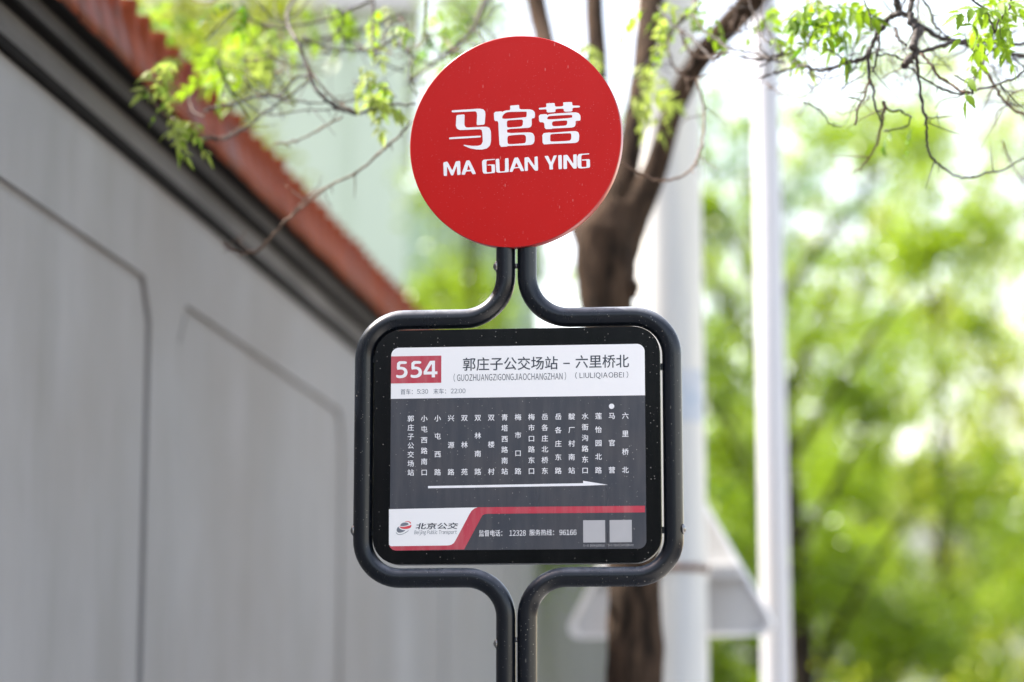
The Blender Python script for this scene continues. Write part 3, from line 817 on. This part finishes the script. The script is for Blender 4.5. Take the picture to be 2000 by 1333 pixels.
# left group over the mint building
YL = 5.72
twig([(1150, -300), (1000, -260), (820, -150), (720, -60), (600, -20), (560, 30), (580, 84)], 7.4, YL, 9, 5, sub=False, name='bough')
twig([(803,237),(775,270),(738,302),(701,335),(660,355),(636,368),(603,395),(557,433),(524,470),(501,491),(473,495),(450,488),(437,476)], 5.5, YL+.2, 3, 4, 'twig_tan')
twig([(560,430),(600,385),(640,365)], YL+.1, YL, 2.5, 2.5, 'twig_tan')
twig([(465,465),(470,478),(482,488),(500,492)], YL+.2, YL+.2, 2.5, 3, 'twig_tan')
twig([(580,84),(597,121),(610,158),(627,186),(655,209),(697,223)], YL, YL-.1, 6, 5.5)
twig([(600,130),(625,165),(660,200),(697,221)], YL-.05, YL-.1, 3, 3, 'twig_tan')
twig([(697,223),(729,214),(766,205),(813,203)], YL-.1, YL-.2, 4, 3)
twig([(610,151),(580,149),(562,172),(543,186),(497,188),(450,205),(420,210),(395,218)], YL, YL+.1, 3.5, 3.5)
twig([(543,186),(590,200),(645,200),(664,209),(690,221)], YL, YL-.1, 2.5, 2.5)
twig([(538,281),(566,279),(603,265),(636,246),(668,228)], YL, YL-.1, 2.5, 3, 'twig_tan')
twig([(395,268),(430,272),(470,258),(520,219),(566,186),(610,154)], YL+.1, YL, 3, 3)
twig([(400,80),(459,23),(497,42),(543,56),(580,51),(627,42),(683,19),(729,0)], YL+.3, YL+.2, 3.5, 3.5)
twig([(590,70),(636,93),(692,100),(738,93),(776,70),(794,51)], YL+.1, YL, 3.5, 3)
twig([(729,-10),(728,70),(731,121)], YL+.1, YL, 4, 3)
twig([(794,93),(803,116),(801,154),(818,186)], YL+.3, YL+.2, 4, 3)
twig([(836,-10),(831,56),(845,93),(869,116)], YL+.3, YL+.3, 3.5, 2.5)
twig([(952,-10),(925,56),(897,88),(850,121),(800,160)], YL+.9, YL+.6, 11, 5)
twig([(771,79),(794,102),(818,116),(850,130)], YL+.2, YL+.3, 3, 3)
twig([(425,120),(436,150),(450,176),(482,225),(486,237)], YL, YL, 3, 2)
twig([(450,176),(500,215),(540,225),(600,215),(660,215)], YL, YL-.1, 2, 2)
twig([(475,150),(500,182),(540,192),(575,205)], YL+.1, YL, 2.2, 2.2)
twig([(285,170),(300,200),(320,222),(345,236)], YL+.1, YL, 2, 2, 'twig_tan')
twig([(370,190),(375,215),(400,230)], YL+.1, YL, 2, 2, 'twig_tan')
twig([(400,265),(420,270),(440,268),(470,250)], YL+.05, YL+.05, 3.5, 3, 'twig_tan')
twig([(500,0),(540,40),(575,30),(610,-10)], YL+.2, YL+.2, 2, 2)
twig([(640,10),(660,60),(700,90),(740,120),(790,140)], YL+.4, YL+.4, 2.5, 2.5)
twig([(470,130),(520,110),(560,90),(620,80),(700,60),(790,30)], YL+1.2, YL+1.4, 12, 9, sub=False)
for k in range(40):     # fine bare twigs around the crown of the left group
    x = rt.uniform(420, 960); y = rt.uniform(-10, 200)
    if x > 820: y = rt.uniform(-10, 120)
    pts = [(x, y)]
    a = rt.uniform(0, 6.28)
    for j in range(4):
        a += rt.gauss(0, .6); x += math.cos(a)*rt.uniform(15, 35); y += math.sin(a)*rt.uniform(10, 25); pts.append((x, y))
    Y = YL + rt.uniform(-.1, 1.2)
    twig(pts, Y, Y+.15, 2.4, 1.3, rt.choice(('twig', 'twig_tan')))
for k in range(60):     # and of the right group
    x = rt.uniform(1480, 2010); y = rt.uniform(-10, 200)
    pts = [(x, y)]
    a = rt.uniform(0, 6.28)
    for j in range(4):
        a += rt.gauss(0, .6); x += math.cos(a)*rt.uniform(12, 32); y += math.sin(a)*rt.uniform(10, 28); pts.append((x, y))
    Y = YR + rt.uniform(0, .9)
    twig(pts, Y, Y+.15, 2.0, 1.0, rt.choice(('twig', 'twig', 'twig_tan')))

# compound leaves with toothed leaflets
def leaflet(base, d, nrm, L, W, rnd):
    """one toothed, folded leaflet"""
    sd_ = d.cross(nrm).normalized(); up = sd_.cross(d).normalized()
    prof = [(0, .02), (.12, .22), (.25, .46), (.32, .34), (.46, .50), (.55, .34), (.68, .36), (.76, .20), (.88, .16), (1, 0)]
    V = [base]; left, right, mid = [], [], []
    out = [base + d*0]
    F = []
    vs = []
    for t, w in prof:
        bend = -0.25*t*t*L
        c = base + d*(t*L) + Vector((0, 0, bend))
        vs.append((c, c + sd_*(w*W) + up*(w*W*.25), c - sd_*(w*W) + up*(w*W*.25)))
    V = [q for tri_ in vs for q in tri_]
    for i in range(len(vs)-1):
        a, b = 3*i, 3*(i+1)
        F += [(a, a+1, b+1, b), (a+2, a, b, b+2)]
    return V, F
def leaf_mesh(seed, mat, pairs, L, size, droop):
    rnd = random.Random(seed); g2 = MB()
    pts = []
    for i in range(8):
        t = i/7; pts.append(Vector((t*L, 0, -droop*L*t*t + .05*L*math.sin(t*3))))
    g2.add(*tube_geo(pts, [.0013, .0006], 5))
    for k in range(pairs):
        t = .22 + .72*k/max(1, pairs-1)
        i = min(6, int(t*7)); p = pts[i].lerp(pts[i+1], t*7-i); tg = (pts[i+1]-pts[i]).normalized()
        for s_ in (-1, 1):
            d = (tg*rnd.uniform(.35, .7) + Vector((0, s_, 0))*rnd.uniform(.8, 1) + Vector((0, 0, rnd.uniform(-.5, .1)))).normalized()
            nrm = Vector((rnd.gauss(0, .25), rnd.gauss(0, .25), 1)).normalized()
            s2 = size*rnd.uniform(.75, 1.15)*(1 - .25*abs(t-.5))
            g2.add(*leaflet(p, d, nrm, s2, s2*.55, rnd))
    g2.add(*leaflet(pts[-1], (pts[-1]-pts[-2]).normalized(), Vector((0, 0, 1)), size*1.1, size*.45, rnd))
    me = bpy.data.meshes.new('leaf'); me.from_pydata(g2.v, [], g2.f); me.validate(); me.update(); me.materials.append(mat)
    me.polygons.foreach_set('use_smooth', [True]*len(me.polygons))
    return me
LM = {}
for key, mt in (('g', 'near_a'), ('y', 'near_b'), ('d', 'near_c')):
    LM[key] = [leaf_mesh(s_, M[mt], p_, L_, z_, dr_) for s_, p_, L_, z_, dr_ in ((1, 4, .095, .042, .6), (2, 5, .12, .040, .8), (3, 3, .065, .046, .4), (4, 4, .09, .038, 1.1))]
rl = random.Random(8)
def leaves(px, py, Y, n, rx, ry, key, sc=1.0, down=.5, dy=.12):
    for k in range(n):
        o = bpy.data.objects.new('leaf', rl.choice(LM[rl.choice(key)]))
        o.location = loc(px + rl.gauss(0, rx*.5), py + rl.gauss(0, ry*.5), Y + rl.uniform(-dy, dy))
        o.rotation_euler = (rl.uniform(-.9, .9), rl.uniform(-.2, .8)*down*2, rl.uniform(0, 6.28))
        s_ = sc*rl.uniform(.75, 1.2); o.scale = (s_, s_, s_)
        link(o, nt_)
leaves(1625, 14, YR+.1, 9, 48, 14, 'gg', .85)
leaves(1605, 36, YR+.1, 6, 20, 24, 'gd', .8)
leaves(1668, 26, YR+.15, 4, 20, 20, 'g', .75)
leaves(1560, 10, YR+.4, 2, 40, 14, 'gy', .9)
leaves(1518, 16, YR+.4, 3, 16, 12, 'g', .7)
leaves(1930, 18, YR-.15, 9, 28, 20, 'gg', .85)
leaves(1938, 62, YR-.15, 5, 10, 24, 'g', .75)
leaves(1962, 35, YR-.1, 2, 12, 14, 'g', .8)
leaves(1745, 258, YR+.25, 1, 8, 3, 'd', .6)
leaves(1790, 245, YR+.35, 1, 8, 5, 'd', .5)
leaves(1535, 88, YR+.3, 2, 8, 10, 'g', .45)
leaves(1720, 28, YR+.2, 1, 6, 5, 'd', .35)
leaves(1685, 118, YR+.3, 1, 6, 5, 'g', .35)
leaves(1292, 14, 5.8, 5, 32, 12, 'gy', .8)
leaves(1300, 36, 5.8, 3, 14, 8, 'yg', .7)
leaves(1385, 16, 5.8, 3, 14, 14, 'g', .7)
leaves(1160, 98, 6.1, 3, 14, 10, 'y', .7)
leaves(1172, 118, 6.1, 2, 8, 10, 'y', .6)
leaves(1255, 130, 6.3, 3, 14, 10, 'gy', .7)
leaves(1250, 175, 6.3, 6, 18, 20, 'y', .9)
leaves(1296, 220, 6.3, 1, 5, 5, 'y', .5)
leaves(715, 190, YL-.15, 5, 40, 22, 'gy', .8)
leaves(700, 150, YL-.15, 3, 28, 22, 'yy', .75)
leaves(752, 170, YL-.15, 3, 18, 20, 'g', .7)
leaves(735, 30, YL+.1, 3, 30, 22, 'gy', .75)
leaves(760, 55, YL+.1, 2, 14, 12, 'g', .6)
leaves(340, 140, YL+.05, 3, 30, 30, 'yy', .8)
leaves(325, 175, YL+.05, 3, 18, 20, 'yg', .7)
leaves(350, 240, YL, 3, 20, 12, 'y', .7)
leaves(385, 245, YL, 3, 16, 18, 'yg', .7)
leaves(430, 110, YL+.9, 6, 70, 34, 'yg', 1.1)
leaves(480, 95, YL+.8, 6, 46, 40, 'yg', 1.1)
leaves(460, 140, YL+.4, 3, 36, 18, 'gy', .9)
leaves(560, 55, YL+1.2, 4, 60, 30, 'g', 1.2)
leaves(320, 20, YL+2.2, 9, 80, 40, 'gd', 1.6)
leaves(400, 60, YL+1.8, 5, 60, 40, 'g', 1.4)
leaves(465, 5, YL+.2, 3, 20, 8, 'd', .7)
leaves(640, 20, YL+1.2, 6, 60, 20, 'g', 1.1)
leaves(895, 70, YL+1.0, 8, 50, 70, 'gd', .8)
leaves(850, 40, YL+1.0, 4, 40, 50, 'g', .7)

# the near tree's crown, above the picture
rc = random.Random(31)
cs = []
for tip in (loc(1720, -260, YT-1.3), loc(1330, -500, YT+.5), loc(1140, -250, YT+.9), loc(1000, -250, YT+1.2), loc(1700, -300, 6.4), loc(1000, -260, 7.2)):
    for k in range(5):
        d = Vector((rc.gauss(0, .8), rc.gauss(0, .7), rc.uniform(.5, 1.7)))
        e = tip + d
        if e.z < 4.75: e.z = 4.75 + rc.uniform(0, .5)
        V, F = tube_geo(catmull([tip, tip.lerp(e, .5) + Vector((rc.gauss(0, .08), rc.gauss(0, .08), .1)), e], 5), [.016, .009, .003], 6)
        mesh_obj('branch', V, F, M['twig'], nt_, True)
        for j in range(4): cs.append(tuple(tip.lerp(e, rc.uniform(.75, 1.2)) + Vector((rc.gauss(0, .2), rc.gauss(0, .2), abs(rc.gauss(0, .2)) + .15))))
leaf_cloud('crown', [c for c in cs if c[2] > 4.7], 24, .28, .06, M['near_a'], nt_, 31)

# ------------------------------------------------------------------ the bus stop sign
SX, SY = 0.010, 4.66
YAW = R(5.8)
sign = empty('bus_stop_sign', (SX, SY, 0), -YAW)
tag(sign, 'tall bus stop sign with a red disc above a tube-framed black route panel', 'bus stop sign')
def uv(px, py, w=0.0, yaw=YAW):
    """where the line of sight through (px, py) meets the sign's plane: metres along it and up"""
    r = ray(px, py)
    ux, uy = math.cos(yaw), -math.sin(yaw); nx, ny = -math.sin(yaw), -math.cos(yaw)
    ox, oy = SX + w*nx, SY + w*ny
    t = (ox*nx + oy*ny) / (r[0]*nx + r[1]*ny)
    return ((r[0]*t - ox)*ux + (r[1]*t - oy)*uy, EYE + r[2]*t)
face = lambda w0: (lambda u, v, w: (u, -w0 - w, v))     # the sign's front looks along its own -y

def bend_path(pts, r, n=12):
    out = [Vector(pts[0])]
    for i in range(1, len(pts)-1):
        a, b, c = Vector(pts[i-1]), Vector(pts[i]), Vector(pts[i+1])
        rr = r[i-1]
        d0, d1 = (a-b).normalized(), (c-b).normalized()
        p0, p1 = b + d0*rr, b + d1*rr
        cen = b + (d0+d1)*rr
        for k in range(n+1):
            t = k/n*math.pi/2
            out.append(cen - d1*rr*math.cos(t) - d0*rr*math.sin(t))
    out.append(Vector(pts[-1]))
    # short steps on the long straights keep the shading even
    res = [out[0]]
    for q in out[1:]:
        L = (q-res[-1]).length
        if L > .12:
            a = res[-1]; m = int(L/.08)
            for k in range(1, m): res.append(a.lerp(q, k/m))
        res.append(q)
    return res
tubes = []
for sg, top_u, low_u, out_u in ((-1, -.0222, -.0217, -.3010), (1, .0198, .0191, .3016)):
    hv = 2.3187 if sg < 0 else 2.3182
    path = [(top_u, 0, 2.58), (top_u, 0, hv), (out_u, 0, hv), (out_u, 0, 1.8125), (low_u, 0, 1.8125), (low_u, 0, -.02)]
    P = bend_path(path, [.083, .078, .074, .076])
    V, F = tube_geo(P, .0190, 40)
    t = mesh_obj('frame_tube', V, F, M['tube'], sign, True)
    tubes.append(t)
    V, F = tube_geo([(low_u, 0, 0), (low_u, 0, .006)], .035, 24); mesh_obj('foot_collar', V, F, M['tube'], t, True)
def bolt(u, v, sg, parent, r=.0095, h=.006):
    pts = [(u - sg*.003, -.004, v), (u + sg*.0012, -.004, v), (u + sg*.0014, -.004, v), (u + sg*h*.6, -.004, v), (u + sg*h, -.004, v)]
    V, F = tube_geo(pts, [r*1.1, r*1.1, r*.85, r*.75, r*.3], 18)
    return mesh_obj('bolt', V, F, M['steel'], parent, True)
bolt(-.0222-.0185, uv(968, 522)[1], -1, tubes[0]); bolt(-.0217-.0185, uv(967, 1258)[1], -1, tubes[0], .008, .005)
bolt(-.3010-.0185, uv(686, 1037)[1], -1, tubes[0], .009, .005); bolt(.3016+.0185, uv(1337, 1034)[1], 1, tubes[1], .009, .005)
for v in (uv(1009, 520)[1], uv(1009, 1250)[1]):
    V, F = tube_geo([(-.004, 0, v), (.001, 0, v)], .005, 10); mesh_obj('pin', V, F, M['steel'], tubes[0], True)

# red disc, turned a little further than the frame
DY = R(13.3)
disc = empty('disc', (-.0015, -.012, 2.6695), -(DY - YAW), parent=sign)
DT = .021
def disc_geo(r, y0, y1, n=128, bev=.0012):
    V, F = [], []
    rings = [(r-bev, y0), (r-bev*.3, y0+bev*.3), (r, y0+bev), (r, y1-bev), (r-bev, y1)]
    for rr, y in rings:
        for k in range(n):
            t = 2*math.pi*k/n; V.append((rr*math.cos(t), y, rr*math.sin(t)))
    for i in range(len(rings)-1):
        for k in range(n): F.append((i*n+k, i*n+(k+1) % n, (i+1)*n+(k+1) % n, (i+1)*n+k))
    return V, F, n, len(rings)
DR = .2141
V, F, n_, rg_ = disc_geo(DR, -.5*DT, .5*DT)
F.append(tuple((rg_-1)*n_ + k for k in range(n_)))
rim = mesh_obj('disc_rim', V, F, M['rim'], disc, True)
fv = [((DR-.0012)*math.cos(2*math.pi*k/n_), -.5*DT, (DR-.0012)*math.sin(2*math.pi*k/n_)) for k in range(n_)]
mesh_obj('disc_face', fv, [tuple(range(n_))], M['red'], disc)
# lettering traced in its own plane
def duv(px, py):
    """pixel to the disc's face, relative to the disc's centre"""
    dc = Matrix.Rotation(-YAW, 3, 'Z') @ Vector((-.0015, -.012, 0)) + Vector((SX, SY, 0))
    nx, ny = -math.sin(DY), -math.cos(DY); ux, uy = math.cos(DY), -math.sin(DY)
    ox, oy = dc.x + nx*DT/2, dc.y + ny*DT/2
    r = ray(px, py); t = (ox*nx + oy*ny)/(r[0]*nx + r[1]*ny)
    return ((r[0]*t-dc.x)*ux + (r[1]*t-dc.y)*uy, EYE + r[2]*t - 2.6695)
def zz(L): return [duv(860 + x/6.25, 180 + y/6.25) for x, y in L]
G = {}
G['ma'] = [[(138,240),(145,226),(480,205),(525,213),(548,240),(551,280),(541,400),(443,408),(450,290),(446,252),(428,237),(150,251)],
  [(198,284),(298,274),(294,395),(303,423),(325,437),(560,424),(600,440),(618,480),(620,600),(606,655),(570,690),(510,705),(440,703),(360,688),(284,655),(290,646),(340,654),(400,660),(460,658),(500,645),(520,605),(514,500),(505,465),(480,456),(240,467),(205,450),(190,415),(193,350)],
  [(107,570),(112,556),(490,534),(499,542),(490,556),(112,579)]]
G['guan'] = [[(853,172),(858,168),(955,159),(962,165),(967,213),(1090,213),(1130,222),(1155,250),(1157,290),(1150,320),(1115,324),(1117,400),(1106,428),(1070,440),(815,454),(817,505),(1090,493),(1130,505),(1150,540),(1150,600),(1136,634),(1100,649),(820,661),(818,668),(724,672),(714,500),(708,355),(660,357),(652,246),(748,237),(754,246),(790,229),(856,222)],
  [(756,327),(758,295),(790,258),(830,246),(1048,240),(1056,250),(1053,302),(1040,310),(810,330)],
  [(813,365),(826,347),(995,337),(1010,350),(1008,400),(990,425),(830,437),(814,425)],
  [(819,560),(834,532),(1018,520),(1045,538),(1047,600),(1034,628),(840,641),(821,625)]]
G['ying'] = [[(1203,205),(1205,196),(1296,188),(1293,146),(1300,140),(1390,136),(1397,142),(1401,182),(1503,176),(1500,132),(1508,127),(1602,124),(1609,130),(1612,168),(1695,168),(1705,175),(1703,190),(1614,195),(1612,240),(1510,243),(1505,203),(1405,210),(1407,247),(1300,253),(1297,211),(1210,218)],
  [(1203,277),(1300,271),(1306,286),(1330,270),(1640,248),(1688,258),(1711,288),(1713,330),(1706,352),(1652,353),(1652,400),(1640,425),(1600,437),(1366,447),(1362,454),(1276,455),(1268,372),(1207,370)],
  [(1303,335),(1310,306),(1340,294),(1598,280),(1612,290),(1608,318),(1370,336)],
  [(1364,376),(1380,358),(1538,348),(1550,358),(1548,395),(1530,412),(1385,421),(1366,408)],
  [(1245,506),(1340,495),(1350,500),(1640,477),(1684,490),(1697,530),(1693,590),(1676,614),(1640,625),(1345,635),(1330,638),(1250,642)],
  [(1343,525),(1358,515),(1585,503),(1600,518),(1598,575),(1580,598),(1352,609),(1341,592)]]
G['M'] = [[(37,862),(88,850),(147,962),(190,848),(243,842),(248,1012),(207,1015),(203,900),(158,1018),(133,1020),(83,905),(82,1025),(43,1026)]]
G['A'] = [[(256,1010),(318,838),(357,835),(437,1001),(395,1006),(374,968),(315,973),(300,1012)], [(326,955),(343,890),(369,950)]]
G['G'] = [[(509,850),(528,828),(667,818),(667,829),(572,838),(562,855),(565,983),(628,978),(625,897),(577,898),(577,888),(668,884),(669,988),(560,999),(530,996),(517,975)]]
G['U'] = [[(675,821),(720,815),(726,974),(790,968),(790,812),(833,807),(837,976),(815,981),(705,988),(683,975)]]
G['A2'] = [[(843,978),(905,804),(950,799),(1027,965),(986,969),(964,928),(900,935),(882,976)], [(908,921),(928,862),(956,916)]]
G['N'] = [[(1027,802),(1078,795),(1152,905),(1150,793),(1189,787),(1194,960),(1155,963),(1068,845),(1070,963),(1031,966)]]
G['Y'] = [[(1271,785),(1316,779),(1353,862),(1384,778),(1425,774),(1374,890),(1376,946),(1333,948),(1330,890)]]
G['I'] = [[(1438,775),(1483,770),(1486,942),(1444,945)]]
G['N2'] = [[(1502,773),(1552,768),(1625,880),(1622,766),(1666,761),(1666,935),(1626,938),(1546,825),(1548,940),(1504,943)]]
G['G2'] = [[(1672,790),(1690,759),(1818,750),(1819,762),(1735,769),(1721,785),(1723,918),(1786,915),(1784,837),(1730,839),(1728,826),(1826,820),(1829,925),(1720,936),(1687,931),(1674,905)]]
for k, loops in G.items():
    big = len(k) > 2
    curve_mesh('lettering', [soften(zz(L), .18 if big else .10) for L in loops], .0003, M['vinyl'], disc, face(DT/2 + .0004))

# route panel
panel = empty('route_panel', (0, 0, 0), 0, parent=sign)
pu0, pu1, pv0, pv1 = -.2805, .2795, 1.8375, 2.2965
curve_mesh('panel_case', [rrect(pu0+.002, pu1-.002, pv0+.002, pv1-.002, .052, 12)], .026, M['case'], panel, face(-.006), bevel=.0015)
fc = curve_mesh('panel_face', [rrect(pu0+.002, pu1-.002, pv0+.002, pv1-.002, .050, 12)], .004, M['black'], panel, face(.0115), bevel=.0012)
for sg, v in ((1, uv(1293, 717)[1]), (1, uv(1296, 1036)[1]), (-1, 2.24), (-1, 1.90)):
    u = (pu1 if sg > 0 else pu0)
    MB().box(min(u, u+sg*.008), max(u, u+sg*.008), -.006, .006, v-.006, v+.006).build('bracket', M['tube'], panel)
W0 = .0152
a_, b_ = uv(761, 1075, W0), uv(1259, 674, W0)
iu0, iu1, iv0, iv1 = a_[0], b_[0], uv(1010, 1074, W0)[1], uv(1010, 676, W0)[1]
vh = uv(1010, 776, W0)[1]
curve_mesh('grey_field', [rrect(iu0, iu1, iv0, vh, (.015, .015, 0, 0))], .0001, M['print_grey'], panel, face(W0))
curve_mesh('header_field', [rrect(iu0, iu1, vh, iv1, (0, 0, .015, .015))], .0001, M['print_white'], panel, face(W0))
L1 = W0 + .0003; L2 = W0 + .0006; L3 = W0 + .0009
c_ = uv(862, 695, L1); d_ = uv(862, 748, L1)
curve_mesh('number_box', [[(iu0, d_[1]), (c_[0], d_[1]), (c_[0], c_[1]), (iu0, c_[1])]], .0001, M['print_red'], panel, face(L1))
def box_px(x0, x1, y0, y1, w):
    a = uv(x0, (y0+y1)/2, w); b = uv(x1, (y0+y1)/2, w); t = uv((x0+x1)/2, y0, w); l = uv((x0+x1)/2, y1, w)
    return a[0], b[0], l[1], t[1]
def text_px(s, x0, x1, y0, y1, mat, w=L2, **k):
    return text_mesh('lettering', s, *box_px(x0, x1, y0, y1, w), w, mat, panel, face(0), **k)
z2 = lambda L: [uv(740 + x/6.667, 650 + y/6.667, L2) for x, y in L]
five = [(238,373),(363,373),(363,409),(276,409),(273,447),(300,446),(335,455),(360,475),(374,510),(370,545),(350,575),(310,592),(265,595),(225,585),(225,548),(260,558),(295,557),(320,543),(331,520),(325,495),(300,481),(270,481),(232,487)]
for dx, dy in ((0, 0), (188, -3)):
    curve_mesh('lettering', [soften(z2([(x+dx, y+dy) for x, y in five]), .22)], .0001, M['print_white'], panel, face(L2))
curve_mesh('lettering', [z2([(665,368),(730,366),(730,506),(762,505),(762,542),(730,543),(730,583),(688,584),(688,545),(583,547),(582,510)]), z2([(690,414),(684,414),(625,509),(690,507)])], .0001, M['print_white'], panel, face(L2))
text_px('郭庄子公交场站', 904, 1089.5, 697.5, 723.5, M['ink'], w=L1, bold=.008)
text_px('–', 1100, 1113, 709, 711.3, M['ink'], w=L1)
text_px('六里桥北', 1124, 1228.5, 693.5, 719, M['ink'], w=L1, bold=.008)
text_px('( GUOZHUANGZIGONGJIAOCHANGZHAN )', 886, 1105.5, 728.5, 744.5, M['ink'], w=L1, gap=.15)
text_px('( LIULIQIAOBEI )', 1123.5, 1227, 726.5, 740.5, M['ink'], w=L1, gap=.15)
text_px('首车：', 782.5, 806, 760, 771, M['ink_grey'], w=L1)
text_px('5:30', 814.5, 836, 760.5, 769.5, M['ink_grey'], w=L1)
text_px('末车：', 846.5, 871, 759, 770, M['ink_grey'], w=L1)
text_px('22:00', 880.5, 909, 759.5, 768.5, M['ink_grey'], w=L1)
stations = ['郭庄子公交场站', '小屯西路南口', '小屯西路', '兴源路', '双林苑', '双林南路', '双楼村', '青塔西路南站', '梅市口路', '梅市口路东口', '岳各庄北桥东', '岳各庄东路', '靛厂村南站', '水衙沟路东口', '莲怡园北路', '马官营', '六里桥北']
glyphs = {}
for i, st in enumerate(stations):
    x = 802.3 + i*(1221.3-802.3)/16
    yt = 818.3 - 5.8*i/16; yb = 923.6 - 5.2*i/16
    n = len(st)
    ut, vt = uv(x, yt, L1); ub, vb = uv(x, yb, L1)
    for j, ch in enumerate(st):
        if ch not in glyphs:
            V, F = embolden(*glyph(ch), .013)
            me = bpy.data.meshes.new('character'); me.from_pydata([((p[0]-.5)*.0134, -p[2], (p[1]-.36)*.0134) for p in V], [], F); me.materials.append(M['letter'])
            glyphs[ch] = me
        o = bpy.data.objects.new('character', glyphs[ch])
        o.location = (ut + (ub-ut)*j/(n-1), -L1, vt + (vb-vt)*j/(n-1))
        link(o, panel)
cc = uv(1194.5, 794, L1)
curve_mesh('dot', [[(cc[0]+.0052*math.cos(2*math.pi*k/24), cc[1]+.0052*math.sin(2*math.pi*k/24)) for k in range(24)]], .0001, M['letter'], panel, face(L1))
curve_mesh('arrow', [[uv(*p, L1) for p in ((836, 949.8), (1139, 944.2), (1139, 939.5), (1187, 947.3), (1139, 949.2), (836, 954.2))]], .0001, M['letter'], panel, face(L1))
# foot of the panel: white box, red swoosh, lettering
def poly_px(L, w): return [uv(x, y, w) for x, y in L]
z6b = lambda L: [(740 + x/6.667, 960 + y/6.667) for x, y in L]
yr0, yr1 = 1262, 0
red = z6b([(132,700),(150,735),(180,762),(220,772),(1110,757),(1330,345),(1350,312),(1380,297),(1420,293)]) + [(1259.7, 1001.2), (1259.7, 988.2)] + z6b([(1285,208),(1245,222),(1205,255),(1175,305),(1000,635),(975,675),(940,697),(900,705),(160,714)])
curve_mesh('red_stripe', [poly_px(red, L1)], .0001, M['print_red'], panel, face(L1))
wht = z6b([(131,233),(1285,210),(1245,223),(1205,256),(1175,306),(1000,636),(975,676),(940,698),(900,706),(155,716),(131,695)])
curve_mesh('white_field', [poly_px(wht, L2)], .0001, M['print_white'], panel, face(L2))
text_px('北京公交', 811.5, 895, 1021.5, 1034, M['ink'], w=L3, shear=.15, bold=.02)
text_px('Beijing Public Transport', 809, 892.5, 1035.8, 1045.8, M['ink_grey'], w=L3, shear=.2)
text_px('监督电话：', 935.5, 981, 1035.5, 1048, M['letter'], w=L1, bold=.008)
text_px('12328', 995, 1027, 1036, 1047, M['letter'], w=L1, bold=.008)
text_px('服务热线：', 1034, 1082, 1034.5, 1046.5, M['letter'], w=L1, bold=.008)
text_px('96166', 1092.5, 1126, 1035, 1045.5, M['letter'], w=L1, bold=.008)
text_px('扫一扫  查询本站线路信息', 1139, 1181, 1063.5, 1068.5, M['patch'], w=L1)
text_px('扫一扫  下载北京公交APP可查更多信息', 1187.5, 1237.5, 1063, 1067.5, M['patch'], w=L1)
for x0, x1, y0, y1 in ((1139, 1182, 1016.5, 1060), (1190.7, 1234, 1016, 1059.5)):
    q = box_px(x0, x1, y0, y1, L1)
    curve_mesh('square_patch', [rrect(q[0], q[1], q[2], q[3], 0)], .0001, M['patch'], panel, face(L1))
# emblem: tilted striped egg
zl = lambda L: [(760 + x/12.5, 1010 + y/12.5) for x, y in L]
E_ = [('logo_grey', [(272,205),(290,170),(330,145),(390,136),(440,142),(470,162),(474,188),(440,205),(380,220),(310,225),(280,220)]),
      ('logo_red', [(245,228),(280,243),(350,245),(430,230),(500,212),(545,190),(545,225),(520,270),(460,290),(380,298),(310,288),(265,262)]),
      ('logo_red', [(375,125),(410,106),(460,103),(505,115),(535,145),(538,160),(515,168),(500,140),(465,122),(420,118)]),
      ('logo_grey', [(228,232),(240,265),(275,300),(330,322),(400,325),(370,350),(320,375),(265,388),(220,382),(190,355),(182,320),(195,275)]),
      ('logo_grey', [(170,355),(178,390),(215,420),(275,428),(350,408),(430,360),(490,318),(470,345),(400,395),(320,430),(245,440),(195,425),(168,390)])]
for mname, L in E_:
    curve_mesh('emblem', [soften(poly_px(zl(L), L3), .2)], .0001, M[mname], panel, face(L3))
